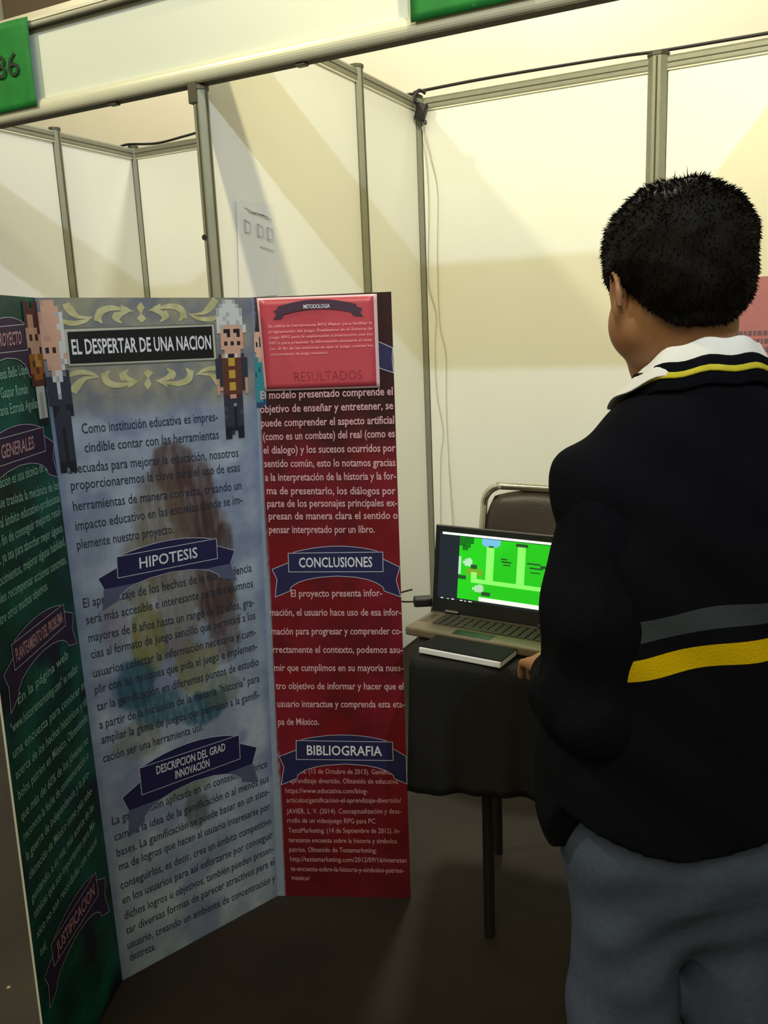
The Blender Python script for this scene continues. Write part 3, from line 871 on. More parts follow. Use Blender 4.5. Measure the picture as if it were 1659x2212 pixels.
# pink laminated sheet fixed to the red wing
sh = empty('pink_sheet', BOFF)
setp(sh, 'laminated pink sheet with a dark ribbon taped to the top of the red board wing', 'sheet')
SQ = [Vector((a[0], a[1])) for a in SHEET]
def sp(x, y, off):
    v = SQ[0] * (1 - x) * y + SQ[1] * x * y + SQ[2] * x * (1 - y) + SQ[3] * (1 - x) * (1 - y)
    return pt('R', v.x, v.y, off) - BOFF
def sheet_mesh(nm, x0, x1, y0, y1, off, m, n=16, thick=0.0006):
    vs, fs = [], []
    for j in range(n + 1):
        for i in range(n + 1):
            x, y = x0 + (x1 - x0) * i / n, y0 + (y1 - y0) * j / n
            vs.append(sp(x, y, off + .0010 * math.sin(x * 5 + y * 3.5) * math.sin(y * 3)))
    for j in range(n):
        for i in range(n):
            a = j * (n + 1) + i
            fs.append((a, a + 1, a + n + 2, a + n + 1))
    o = mesh(nm, vs, fs, m, sh, True)
    md = o.modifiers.new('thick', 'SOLIDIFY'); md.thickness = thick
    return o
MT['sleeve'] = mat('clear_sleeve_edge', rgb(226, 190, 196), 0.3)
MT['sheet_pink'] = mat('strong_pink_paper', rgb(198, 76, 90), 0.38, col2=rgb(182, 66, 80), scale=5)
MT['sheet_txt'] = mat('pale_pink_ink', rgb(246, 158, 172), 0.5)
MT['marker'] = mat('dark_red_marker', rgb(142, 40, 56), 0.5)
sheet_mesh('plastic_sleeve', 0, 1, 0, 1, .0042, MT['sleeve'])
sheet_mesh('paper', .018, .972, .022, .978, .0050, MT['sheet_pink'])
def sheet_text(lines, m, cap, nm, off=.0075, bold=0.0):
    vs, fs = [], []
    for body, x0, x1, y in lines:
        gv, gf, gw = text_geo(body, bold)
        o = len(vs)
        for gx, gy in gv:
            vs.append(sp(x0 + (x1 - x0) * gx / gw, y + gy * cap, off))
        fs.extend(tuple(o + i for i in f) for f in gf)
    return mesh(nm, vs, fs, m, sh)
sheet_text([('Se utiliza la herramienta RPG Maker para facilitar la', .08, .955, .685), ('programación del juego. Realizamos en el Sistema de', .08, .955, .625), ('juego RPG para la exploración e interacción con los', .08, .955, .565),
            ('NPCs para presentar la información necesaria al usua-', .08, .955, .505), ('rio. El fin de las misiones es que el juego cuente los', .08, .955, .445), ('conocimientos de juego necesario.', .08, .57, .385)], MT['sheet_txt'], .030, 'printed_text', bold=.012)
sheet_text([('RESULTADOS', .27, .85, .10)], MT['marker'], .105, 'handwritten_word', bold=-.024)
vs, fs = [], []
top = arc((.17, .90), (.5, .965), (.83, .90), 12); bot = arc((.83, .80), (.5, .865), (.17, .80), 12)
P = [sp(x, y, .0070) for x, y in top + bot]
fs.append(tuple(range(len(P)))); vs += P
for tl in ([(.19, .885), (.135, .86), (.155, .82), (.125, .765), (.20, .775), (.22, .82)], [(.81, .885), (.875, .855), (.86, .81), (.885, .765), (.80, .78), (.78, .82)]):
    o = len(vs); vs += [sp(x, y, .0066) for x, y in tl]; fs.append(tuple(range(o, o + len(tl))))
MT['sheet_rib'] = mat('dull_violet_ribbon', rgb(70, 42, 66), 0.45)
mesh('heading_ribbon', vs, fs, MT['sheet_rib'], sh)
sheet_text([('METODOLOGIA', .39, .61, .872)], MT['txt_white'], .042, 'heading_text', .0082, .01)
STRIPE_SLOPE, GREY_BAND, YEL_BAND = 0.16, (1.117, 1.146), (1.066, 1.096)
# ---------------------------------------------------------------- table, cloth, laptop, chair
MT['cloth'] = mat('black_tablecloth', rgb(17, 16, 17), 0.75, var=0.15, scale=12, bump=0.15, bscale=300, spec=0.3)
MT['wood'] = mat('table_laminate', rgb(150, 130, 100), 0.5, var=0.1)
MT['chrome'] = mat('chrome_tube', rgb(232, 226, 208), 0.18, 1.0)
MT['vinyl'] = mat('dark_brown_vinyl', rgb(58, 48, 42), 0.38, var=0.12, scale=10, bump=0.12, bscale=160)
MT['lap_grey'] = mat('warm_grey_aluminium_deck', rgb(112, 100, 82), 0.45, 0.3, var=0.05, scale=30)
MT['lap_black'] = mat('black_bezel', rgb(26, 28, 28), 0.35)
MT['key'] = mat('dark_keys', rgb(52, 46, 38), 0.5)
TZ = 0.802
FL = Vector((0.926, -2.165, 0)); FR = FL + Vector((math.cos(.09), math.sin(.09), 0)) * 0.75
BL = Vector((0.722, -1.46, 0)); BR = FR + (BL - FL)
tb = empty('table', (FL + BR) / 2)
setp(tb, 'table under a black cloth with the laptop on it', 'table')
tc_ = (FL + BR) / 2
b = MB(); b.prism([((q.x - tc_.x) * .97, (q.y - tc_.y) * .97) for q in (FL, FR, BR, BL)], TZ - .035, TZ - .006); b.build('tabletop', MT['wood'], tb)
for sx in (-1, 1):
    for sy in (-1, 1):
        q = (FR - FL) * (.30 * sx) + (BL - FL) * (.24 * sy)
        b = MB(); b.tube([(q.x, q.y, TZ - .035), (q.x, q.y, 0.0)], .014, 10); b.build('leg', MT['black_plastic'], tb)
def quadpt(u, v):
    return FL * (1 - u) * (1 - v) + FR * u * (1 - v) + BL * (1 - u) * v + BR * u * v
NU, NV, ND = 60, 36, 16
vs, fs = [], []
loop = [(i / NU, 0) for i in range(NU)] + [(1, j / NV) for j in range(NV)] + [(1 - i / NU, 1) for i in range(NU)] + [(0, 1 - j / NV) for j in range(NV)]
cen = (FL + BR) / 2
for j in range(NV + 1):
    for i in range(NU + 1):
        p = quadpt(i / NU, j / NV)
        vs.append((p.x, p.y, TZ + .0008 * math.sin(i * .9) * math.sin(j * .7)))
def gi(u, v):
    return round(v * NV) * (NU + 1) + round(u * NU)
for j in range(NV):
    for i in range(NU):
        a = j * (NU + 1) + i
        fs.append((a, a + 1, a + NU + 2, a + NU + 1))
prev = [gi(u, v) for u, v in loop]
LN = len(loop)
for d in range(1, ND + 1):
    f = d / ND
    row = []
    for k, (u, v) in enumerate(loop):
        p = quadpt(u, v)
        out = Vector((0, 0, 0))
        if v == 0 and u < 1: out = Vector((.09, -1, 0))
        if u == 1: out += Vector((1, .1, 0))
        if v == 1: out += Vector((0, 1, 0))
        if u == 0: out += Vector((-1, -.1, 0))
        out.normalize()
        wv = math.sin(k * .55) * .5 + math.sin(k * .23 + 1) * .5 + .4 * math.sin(k * 1.1 + 2)
        p = p + out * (.004 + .008 * f + .012 * f * wv)
        z = TZ - .008 * (1 - (1 - f) ** 2) - (.292 + .012 * math.sin(k * .11 + 2)) * f
        row.append(len(vs)); vs.append((p.x, p.y, z))
    for k in range(LN):
        fs.append((prev[k], row[k], row[(k + 1) % LN], prev[(k + 1) % LN]))
    prev = row
cl = mesh('tablecloth', vs, fs, MT['cloth'], None, True)
md = cl.modifiers.new('thick', 'SOLIDIFY'); md.thickness = .002
setp(cl, 'black cloth draped over the table with the laptop, hanging partway down', 'tablecloth')

# book / tablet at the front of the table
bk = empty('notebook', (1.035, -2.108, TZ + .004), -.10)
setp(bk, 'closed dark-topped notebook with white page edges in front of the laptop', 'notebook')
MT['page'] = mat('white_page_edges', rgb(214, 214, 218), 0.6)
MT['cover'] = mat('dark_cover', rgb(14, 12, 12), 0.7, spec=0.15)
b = MB(); b.box((-.098, -.042, .0), (.098, .040, .013), .002); b.build('page_block', MT['page'], bk)
b = MB(); b.box((-.099, -.038, .0132), (.099, .041, .0155), .001); b.build('cover', MT['cover'], bk)

# laptop
LR = -.10
lp = empty('laptop', (.868, -1.918, TZ + .003), LR)
setp(lp, 'open laptop showing a bright green game map on its screen', 'laptop')
LW, LD = .355, .130
b = MB(); b.box((0, -LD, 0), (LW, 0, .021), .005); b.build('base', MT['lap_grey'], lp)
b = MB(); b.box((.045, -.080, .0212), (LW - .012, -.012, .0218)); b.build('keyboard_well', MT['cover'], lp)
b = MB()
for r in range(5):
    for c in range(15):
        x = .048 + c * .0196; y = -.024 - r * .0135
        if r == 4 and 4 <= c <= 8:
            if c == 4: b.box((x, y - .0048, .0215), (x + .0965, y + .0058, .0240), .0008, seg=1)
            continue
        b.box((x, y - .0048, .0215), (x + .0168, y + .0058, .0240), .0008, seg=1)
setp(b.build('keys', MT['key'], lp), kind='stuff')
b = MB(); b.box((.12, -.124, .0212), (.215, -.092, .0216)); b.build('touchpad', MT['lap_black'], lp)
b = MB()
for i in range(7):
    b.box((.012, -.03 - i * .008, .0212), (.032, -.0275 - i * .008, .0216))
b.build('speaker_grille', MT['key'], lp)
lidm = Matrix.Translation((0, -.002, .022)) @ Matrix.Rotation(math.radians(-9), 4, 'X')
LH = .212
def lidpart(nm, lo, hi, m, bev=0.0, par=None):
    b = MB(); b.box(lo, hi, bev, lidm); return b.build(nm, m, par or lp)
lid = lidpart('lid', (0, 0, 0), (LW, .008, LH), MT['lap_black'], .003)
for hx in (.04, LW - .075):
    b = MB(); b.tube([(hx, -.002, .024), (hx + .035, -.002, .024)], .006, 10); b.build('hinge', MT['lap_black'], lp)
E_ = 1.0
def em(name, col, st=1.0):
    return mat(name, col, 0.3, emit=st * 1.1)
SCR = {'dark': em('screen_dark', rgb(24, 30, 38)), 'green': em('screen_green', rgb(30, 172, 24)), 'path': em('screen_path', rgb(120, 226, 96)), 'white': em('screen_white', rgb(216, 240, 222)),
       'dgreen': em('screen_dark_green', rgb(12, 96, 20)), 'blue': em('screen_blue', rgb(96, 158, 196)), 'grey': em('screen_grey', rgb(150, 190, 160)), 'shadow': em('screen_shadow', rgb(30, 66, 34)), 'olive': em('screen_olive', rgb(96, 140, 30))}
# screen layout in screen units (x 0..1, z 0..1)
SX0, SX1, SZ0, SZ1 = .014, LW - .014, .034, LH - .016
SQ_V, SQ_F, SQ_I = [], [], []
SK = list(SCR)
def scr(quads, key, lvl):
    for x0, z0, x1, z1 in quads:
        o = len(SQ_V)
        for x, z in ((x0, z0), (x1, z0), (x1, z1), (x0, z1)):
            SQ_V.append(lidm @ Vector((SX0 + (SX1 - SX0) * x, -.0004 - .0002 * lvl, SZ0 + (SZ1 - SZ0) * z)))
        SQ_F.append((o, o + 1, o + 2, o + 3)); SQ_I.append(SK.index(key))
G0, G1 = .165, .865
scr([(0, 0, 1, 1)], 'dark', 1)
scr([(G0, .035, G1, .955)], 'green', 2)
scr([(.02, .965, .985, .998), (.03, .0, .05, .012), (.08, .002, .10, .008), (.12, .0, .14, .014), (.19, .0, .21, .012), (.225, .0, .24, .01), (.26, .0, .285, .012), (.87, .0, .90, .012)], 'white', 2)
scr([(.385, .345, .445, .84), (.625, .345, .685, .90), (.27, .295, G1, .355), (.27, .34, .315, .45)], 'path', 3)
scr([(.34, .035, G1, .095)], 'white', 3)
scr([(G0, .82, .23, .955), (.22, .86, .28, .955), (.19, .76, .235, .84), (.235, .80, .255, .86)], 'dgreen', 3)
scr([(.345, .87, .49, .955), (.36, .845, .47, .875)], 'blue', 4)
scr([(.215, .53, .275, .63), (.20, .56, .22, .60), (.235, .62, .265, .65), (G0, .40, .185, .66), (.305, .165, .375, .26), (.285, .19, .31, .23), (.33, .255, .365, .28)], 'grey', 4)
scr([(.265, .50, .315, .56), (.36, .125, .43, .18), (.40, .835, .44, .86), (.61, .89, .70, .935), (.505, .64, .58, .66), (.50, .68, .55, .70), (.52, .60, .575, .615), (.72, .60, .82, .62), (.70, .66, .80, .68), (.73, .54, .80, .555), (.80, .62, .84, .66), (G0, .33, .23, .385)], 'shadow', 5)
scr([(.23, .40, .36, .50)], 'olive', 2.5)
screen = mesh('screen', SQ_V, SQ_F, None, lp, mats=[SCR[k] for k in SK], idx=SQ_I)

# power adapter beside the laptop
pa = empty('power_adapter', (.805, -1.835, TZ + .003), .5)
setp(pa, 'small black power adapter on the table left of the laptop', 'power adapter')
b = MB(); b.box((-.024, -.016, 0), (.024, .016, .024), .005); b.build('adapter_body', MT['black_plastic'], pa)
b = MB(); b.tube(spline([(-.024, 0, .012), (-.05, .01, .010), (-.08, .05, .005), (-.06, .10, .004), (-.02, .13, .004)]), .0025, 6); b.build('lead', MT['black_plastic'], pa, True)

# chair behind the table
ch = empty('chair', (.772, -.92, 0), -.05)
setp(ch, 'chrome framed chair with a dark brown padded back behind the laptop', 'chair')
W2 = .215
def rr(p, r):  # rounded frame points of the backrest tube (x, z), local y fixed
    return p
ytop, ybot = .20, .12
fr = []
fr += [(-W2, .02, .0), (-W2, .10, .45), (-W2, .14, .70), (-W2, .165, .815)]
for k in range(7):
    a = PI - (PI / 2) * k / 6
    fr.append((-W2 + .075 + .075 * math.cos(a), .17 + .003 * k / 6, .838 + .075 * math.sin(a)))
fr2 = [(-x, y, z) for x, y, z in fr][::-1]
b = MB(); b.tube(spline(fr + fr2, 4), .0145, 12); b.build('back_frame', MT['chrome'], ch, True)
def pad(nm, cx, cy, cz, wx, hz, th, mtx, bulge):
    n = 14
    vs, fs = [], []
    for side in (-1, 1):
        for j in range(n + 1):
            for i in range(n + 1):
                u, v = 2 * i / n - 1, 2 * j / n - 1
                # squircle mapping
                x = u * math.sqrt(1 - .32 * v * v); z = v * math.sqrt(1 - .32 * u * u)
                edge = max(abs(u), abs(v))
                h = th * (1 - edge ** 5) ** .5
                vs.append(mtx @ Vector((cx + x * wx, cy + side * h, cz + z * hz)))
    N = (n + 1) ** 2
    for side in (0, 1):
        for j in range(n):
            for i in range(n):
                a = side * N + j * (n + 1) + i
                q = (a, a + 1, a + n + 2, a + n + 1)
                fs.append(q if side == 0 else q[::-1])
    me_o = mesh(nm, vs, fs, MT['vinyl'], ch, True)
    bm_ = bmesh.new(); bm_.from_mesh(me_o.data)
    bmesh.ops.remove_doubles(bm_, verts=bm_.verts, dist=1e-4); bmesh.ops.recalc_face_normals(bm_, faces=bm_.faces)
    bm_.to_mesh(me_o.data); bm_.free()
    return me_o
pad('backrest', 0, 0, 0, W2 - .006, .168, .026, Matrix.Translation((0, .150, .737)) @ Matrix.Rotation(math.radians(-9), 4, 'X'), .01)
b = MB(); b.tube([(-W2, .132, .66), (W2, .132, .66)], .009, 10); b.tube([(-W2, .11, .50), (W2, .11, .50)], .009, 10); b.build('crossbar', MT['chrome'], ch, True)
pad('seat', 0, 0, 0, W2 + .005, .20, .03, Matrix.Translation((0, -.10, .455)) @ Matrix.Rotation(math.radians(90), 4, 'X'), .01)
for sx in (-1, 1):
    b = MB(); b.tube(spline([(sx * W2, .07, .44), (sx * W2, -.20, .435), (sx * W2, -.27, .41), (sx * (W2 + .01), -.29, .0)]), .0115, 10); b.build('leg', MT['chrome'], ch, True)

# ---------------------------------------------------------------- person
class Field:
    """signed distance samples on a grid, meshed by surface nets"""
    def __init__(s, lo, hi, h):
        s.lo = np.array(lo, float); s.h = h
        s.n = np.ceil((np.array(hi) - s.lo) / h).astype(int) + 1
        s.V = np.full(s.n, 1.0, np.float32)
    def grid(s, lo, hi):
        a = np.maximum(np.floor((np.array(lo) - s.lo) / s.h).astype(int), 0)
        b = np.minimum(np.ceil((np.array(hi) - s.lo) / s.h).astype(int) + 1, s.n)
        sl = tuple(slice(a[i], b[i]) for i in range(3))
        ax = [s.lo[i] + s.h * np.arange(a[i], b[i]) for i in range(3)]
        return sl, np.meshgrid(*ax, indexing='ij', sparse=True)
    def add(s, fn, lo, hi, k=0.01):
        lo = np.array(lo) - k - 3 * s.h; hi = np.array(hi) + k + 3 * s.h
        sl, G = s.grid(lo, hi)
        d = fn(*G).astype(np.float32); a = s.V[sl]
        h = np.clip(.5 + .5 * (a - d) / k, 0, 1)
        s.V[sl] = a * (1 - h) + d * h - k * h * (1 - h)
    def sub(s, fn, lo, hi, k=0.006):
        sl, G = s.grid(np.array(lo) - 3 * s.h, np.array(hi) + 3 * s.h)
        d = -fn(*G).astype(np.float32); a = s.V[sl]
        h = np.clip(.5 + .5 * (d - a) / k, 0, 1)
        s.V[sl] = a * (1 - h) + d * h + k * h * (1 - h)
    def cap(s, a, b, ra, rb, k=0.01):
        a = np.array(a, float); b = np.array(b, float); ab = b - a; L2 = ab @ ab
        def f(x, y, z):
            t = np.clip(((x - a[0]) * ab[0] + (y - a[1]) * ab[1] + (z - a[2]) * ab[2]) / L2, 0, 1)
            return np.sqrt((x - a[0] - ab[0] * t) ** 2 + (y - a[1] - ab[1] * t) ** 2 + (z - a[2] - ab[2] * t) ** 2) - (ra + (rb - ra) * t)
        r = max(ra, rb)
        s.add(f, np.minimum(a, b) - r, np.maximum(a, b) + r, k)
    def chain(s, pts, rs, k=0.01):
        for i in range(len(pts) - 1):
            s.cap(pts[i], pts[i + 1], rs[i], rs[i + 1], k)
    @staticmethod
    def ellf(c, r, R=None):
        R = np.eye(3) if R is None else R
        def f(x, y, z):
            dx, dy, dz = x - c[0], y - c[1], z - c[2]
            p = [R[0][i] * dx + R[1][i] * dy + R[2][i] * dz for i in range(3)]
            k0 = np.sqrt(sum((p[i] / r[i]) ** 2 for i in range(3))); k1 = np.sqrt(sum((p[i] / r[i] ** 2) ** 2 for i in range(3))) + 1e-9
            return k0 * (k0 - 1) / k1
        m = max(r)
        return f, np.array(c) - m, np.array(c) + m
    def ell(s, c, r, k=0.01, R=None):
        s.add(*s.ellf(c, r, R), k)
    def loft(s, zs, A, B, CX, CY, k=0.01, n=2.4):
        zs = np.array(zs)
        def f(x, y, z):
            a, b_ = np.interp(z, zs, A), np.interp(z, zs, B)
            cx, cy = np.interp(z, zs, CX), np.interp(z, zs, CY)
            q = (np.abs((x - cx) / a) ** n + np.abs((y - cy) / b_) ** n) ** (1 / n)
            d = (q - 1) * np.minimum(a, b_)
            return np.maximum(d, np.maximum(zs[0] - z, z - zs[-1]))
        s.add(f, (min(np.array(CX) - A), min(np.array(CY) - B), zs[0]), (max(np.array(CX) + A), max(np.array(CY) + B), zs[-1]), k)
    def warp(s, fn):
        G = np.meshgrid(*[s.lo[i] + s.h * np.arange(s.n[i]) for i in range(3)], indexing='ij', sparse=True)
        s.V = s.V + fn(*G).astype(np.float32) * (np.abs(s.V) < .05)
    def cut(s, fn):
        G = np.meshgrid(*[s.lo[i] + s.h * np.arange(s.n[i]) for i in range(3)], indexing='ij', sparse=True)
        s.V = np.maximum(s.V, fn(*G).astype(np.float32))
    def mesh(s):
        V = s.V; nx, ny, nz_ = V.shape
        cs = [(i, j, k) for i in (0, 1) for j in (0, 1) for k in (0, 1)]
        C8 = np.stack([V[i:nx - 1 + i, j:ny - 1 + j, k:nz_ - 1 + k] for i, j, k in cs])
        ins = C8 < 0
        act = ins.any(0) & ~ins.all(0)
        I = np.argwhere(act)
        vals = C8[:, act]
        acc = np.zeros((len(I), 3)); cnt = np.zeros(len(I))
        for a in range(8):
            for b in range(a + 1, 8):
                if sum(abs(cs[a][q] - cs[b][q]) for q in range(3)) != 1: continue
                va, vb = vals[a], vals[b]
                m = (va < 0) != (vb < 0)
                t = np.where(m, va / np.where(m, va - vb, 1), 0)
                pa_, pb_ = np.array(cs[a], float), np.array(cs[b], float)
                acc += np.where(m[:, None], pa_ + (pb_ - pa_) * t[:, None], 0); cnt += m
        P_ = s.lo + (I + acc / cnt[:, None]) * s.h
        ids = np.full(act.shape, -1, int); ids[act] = np.arange(len(I))
        quads = []
        for ax in range(3):
            o1, o2 = [(1, 2), (2, 0), (0, 1)][ax]
            sa = [slice(0, None)] * 3
            e0 = V[tuple(slice(0, -1) if q == ax else slice(1, -1) for q in range(3))]
            e1 = V[tuple(slice(1, None) if q == ax else slice(1, -1) for q in range(3))]
            ch_ = (e0 < 0) != (e1 < 0)
            J = np.argwhere(ch_); neg = (e0 < 0)[ch_]
            base = J.copy()
            def cell(d1, d2):
                c = base.copy(); c[:, o1] += d1; c[:, o2] += d2
                return ids[c[:, 0], c[:, 1], c[:, 2]]
            q = np.stack([cell(0, 0), cell(1, 0), cell(1, 1), cell(0, 1)], 1)
            q[~neg] = q[~neg][:, ::-1]
            quads.append(q)
        Q = np.concatenate(quads); Q = Q[(Q >= 0).all(1)]
        return P_, Q
    def obj(s, name, m, parent, smooth_it=2):
        P_, Q = s.mesh()
        me = bpy.data.meshes.new(name)
        me.from_pydata(P_.tolist(), [], Q.tolist())
        me.materials.append(m)
        bm_ = bmesh.new(); bm_.from_mesh(me)
        for _ in range(smooth_it):
            bmesh.ops.smooth_vert(bm_, verts=bm_.verts, factor=.5, use_axis_x=True, use_axis_y=True, use_axis_z=True)
        bm_.to_mesh(me); bm_.free()
        me.polygons.foreach_set('use_smooth', [True] * len(me.polygons))
        return link(name, me, parent)

PHI = math.radians(33)
per = empty('person', (1.541, -2.514, 0), PHI)
setp(per, 'person from behind in dark sweater with yellow stripe and grey trousers, facing the laptop', 'person')
MT['skin'] = mat('skin', rgb(160, 112, 80), 0.55, var=0.05, scale=12)
MT['sweater'] = mat('navy_black_knit', rgb(14, 15, 23), 0.95, var=0.12, scale=60, bump=0.25, bscale=420, spec=0.08)
MT['trouser'] = mat('grey_wool', rgb(72, 82, 108), 0.9, var=0.07, scale=90, bump=0.2, bscale=380, spec=0.2)
MT['hair'] = mat('black_hair', rgb(17, 13, 10), 0.65, var=0.25, scale=70, spec=0.12)
MT['collar'] = mat('white_shirt_cotton', rgb(236, 236, 238), 0.8, var=0.02)
MT['yellow'] = mat('yellow_rib', rgb(196, 184, 44), 0.85, var=0.08, scale=80)
MT['shoe'] = mat('black_leather', rgb(20, 18, 18), 0.4)

# stripes woven in the sweater body
m = bpy.data.materials.new('striped_navy_knit'); m.use_nodes = True
nt = m.node_tree; pb = nt.nodes['Principled BSDF']
pb.inputs['Roughness'].default_value = .95; pb.inputs['Specular IOR Level'].default_value = .08
tc = nt.nodes.new('ShaderNodeTexCoord'); sx = nt.nodes.new('ShaderNodeSeparateXYZ'); nt.links.new(tc.outputs['Object'], sx.inputs[0])
def mth(op, a, b_=None):
    q = nt.nodes.new('ShaderNodeMath'); q.operation = op
    for i, v in enumerate((a, b_)):
        if v is None: continue
        if isinstance(v, (int, float)): q.inputs[i].default_value = v
        else: nt.links.new(v, q.inputs[i])
    return q.outputs[0]
wave = mth('MULTIPLY', mth('SINE', mth('MULTIPLY', sx.outputs[0], 30.0)), .006)
hz = mth('ADD', mth('SUBTRACT', sx.outputs[2], mth('MULTIPLY', sx.outputs[0], STRIPE_SLOPE)), wave)
def band(lo, hi):
    return mth('MULTIPLY', mth('GREATER_THAN', hz, lo), mth('LESS_THAN', hz, hi))
def mixc(c1, c2, f):
    q = nt.nodes.new('ShaderNodeMixRGB'); nt.links.new(f, q.inputs['Fac'])
    if isinstance(c1, tuple): q.inputs['Color1'].default_value = c1
    else: nt.links.new(c1, q.inputs['Color1'])
    q.inputs['Color2'].default_value = c2
    return q.outputs['Color']
nzt = nt.nodes.new('ShaderNodeTexNoise'); nzt.inputs['Scale'].default_value = 420; nt.links.new(tc.outputs['Object'], nzt.inputs['Vector'])
bp = nt.nodes.new('ShaderNodeBump'); bp.inputs['Strength'].default_value = .25; bp.inputs['Distance'].default_value = .01
nt.links.new(nzt.outputs['Fac'], bp.inputs['Height']); nt.links.new(bp.outputs['Normal'], pb.inputs['Normal'])
c = mixc(rgb(14, 15, 23), rgb(60, 66, 74), band(*GREY_BAND))
c = mixc(c, rgb(206, 172, 10), band(*YEL_BAND))
nt.links.new(c, pb.inputs['Base Color'])
MT['striped'] = m

# body (one continuous surface)
HC = np.array((-.033, .004, 1.560))
th = math.radians(-14)      # head pitched forward, turned a little to the left
yw = math.radians(4)
Rx = np.array([[1, 0, 0], [0, math.cos(th), -math.sin(th)], [0, math.sin(th), math.cos(th)]])
Rz = np.array([[math.cos(yw), -math.sin(yw), 0], [math.sin(yw), math.cos(yw), 0], [0, 0, 1]])
HR = Rz @ Rx
def hp(x, y, z):
    return HC + HR @ np.array((x, y, z))
def build_hand(fd, sgn, wrist, palm, tips_dir, down):
    """palm with four unequal bent fingers and a side thumb, joined into the body field"""
    wrist = np.array(wrist); palm = np.array(palm)
    d = (palm - wrist); d /= np.linalg.norm(d)
    side = np.cross(d, (0, 0, 1.0)); side /= np.linalg.norm(side)          # towards the person's right
    upv = np.cross(side, d)
    inner = side * (1 if sgn < 0 else -1)                                   # thumb side
    fd.cap(wrist, palm - d * .02, .024, .023, .012)
    for o in (-.024, -.008, .008, .024):
        fd.cap(wrist + inner * o * .5 + d * .015, palm + inner * o, .013, .0115, .010)
    lens = {-.026: .062, -.0085: .076, .0095: .082, .027: .074}             # little, ring, middle, index
    for o, L in lens.items():
        k0 = palm + inner * o
        k1 = k0 + d * L * .45 + inner * o * .12 - upv * .004
        k2 = k1 + d * L * .30 - upv * L * .26
        k3 = k2 + d * L * .12 - upv * L * .22
        fd.chain([k0, k1, k2, k3], [.0098, .0086, .0078, .0068], .003)
    t0 = wrist + d * .030 + inner * .020
    t1 = t0 + d * .030 + inner * .024 - upv * .006
    t2 = t1 + d * .032 + inner * .006 - upv * .008
    fd.chain([t0, t1, t2], [.0135, .0108, .0085], .006)

L_SH, L_EL, L_WR, L_PM = (-.144, -.026, 1.252), (-.158, -.045, .985), (-.120, .255, .905), (-.113, .362, .880)
R_SH, R_EL, R_WR, R_PM = (.144, -.026, 1.252), (.170, .02, 1.0), (.085, .275, .90), (.070, .37, .872)

fd = Field((-.30, -.22, -.01), (.30, .54, 1.72), .005)
# torso, pelvis
fd.loft([.70, .80, .90, 1.0, 1.1, 1.2, 1.28, 1.34, 1.38, 1.41], [.15, .165, .168, .165, .165, .165, .155, .12, .085, .06],
        [.11, .125, .125, .125, .118, .108, .095, .08, .07, .06], [0] * 10, [0, .005, .01, .01, 0, -.01, -.015, -.02, -.02, -.015], .02)
fd.cap((0, -.02, 1.36), (-.022, -.008, 1.50), .060, .056, .03)
# legs and feet
for s_ in (-1, 1):
    fd.chain([(s_ * .084, -.004, .76), (s_ * .088, .006, .45), (s_ * .112, -.01, .085)], [.076, .052, .036], .02)
    fd.chain([(s_ * .115, -.03, .055), (s_ * .125, .09, .040), (s_ * .13, .15, .035)], [.036, .036, .028], .015)
# arms
for S_, E2, W_, P_m, sg in ((L_SH, L_EL, L_WR, L_PM, -1), (R_SH, R_EL, R_WR, R_PM, 1)):
    fd.chain([S_, E2], [.05, .042], .03)
    fd.chain([E2, W_], [.041, .025], .015)
    build_hand(fd, sg, W_, P_m, None, None)
# head
fd.ell(hp(0, -.012, .022), (.080, .098, .088), .02, HR)
fd.ell(hp(0, .030, -.046), (.073, .072, .080), .02, HR)
fd.ell(hp(-.042, .020, -.062), (.042, .05, .045), .02, HR)
fd.ell(hp(.042, .020, -.062), (.042, .05, .045), .02, HR)
fd.cap(hp(-.02, .064, -.114), hp(.02, .064, -.114), .022, .022, .025)
fd.cap(hp(0, .094, .0), hp(0, .112, -.036), .008, .011, .008)
for s_ in (-1, 1):
    fd.cap(hp(s_ * .006, .108, -.040), hp(s_ * .014, .100, -.040), .007, .007, .005)
    fd.cap(hp(s_ * .014, .090, .020), hp(s_ * .046, .076, .018), .007, .006, .008)
    fd.sub(*Field.ellf(hp(s_ * .032, .098, .0), (.015, .010, .0085), HR), .008)
    # ear: flattened shell with a rim and a lobe
    fd.ell(hp(s_ * .083, -.002, -.027), (.007, .017, .029), .006, HR)
    ring = [hp(s_ * (.089 - .004 * math.cos(a)), -.004 + .017 * math.cos(a), -.024 + .028 * math.sin(a)) for a in np.linspace(-1.2, 3.9, 9)]
    fd.chain(ring, [.0045] * 9, .004)
    fd.ell(hp(s_ * .081, .006, -.054), (.006, .009, .011), .005, HR)
    fd.sub(*Field.ellf(hp(s_ * .093, .000, -.026), (.007, .009, .015), HR), .003)
fd.cap(hp(-.018, .094, -.070), hp(.018, .094, -.070), .0065, .0065, .006)
fd.cap(hp(-.015, .092, -.081), hp(.015, .092, -.081), .0075, .0075, .006)
body = fd.obj('body', MT['skin'], per, 1)

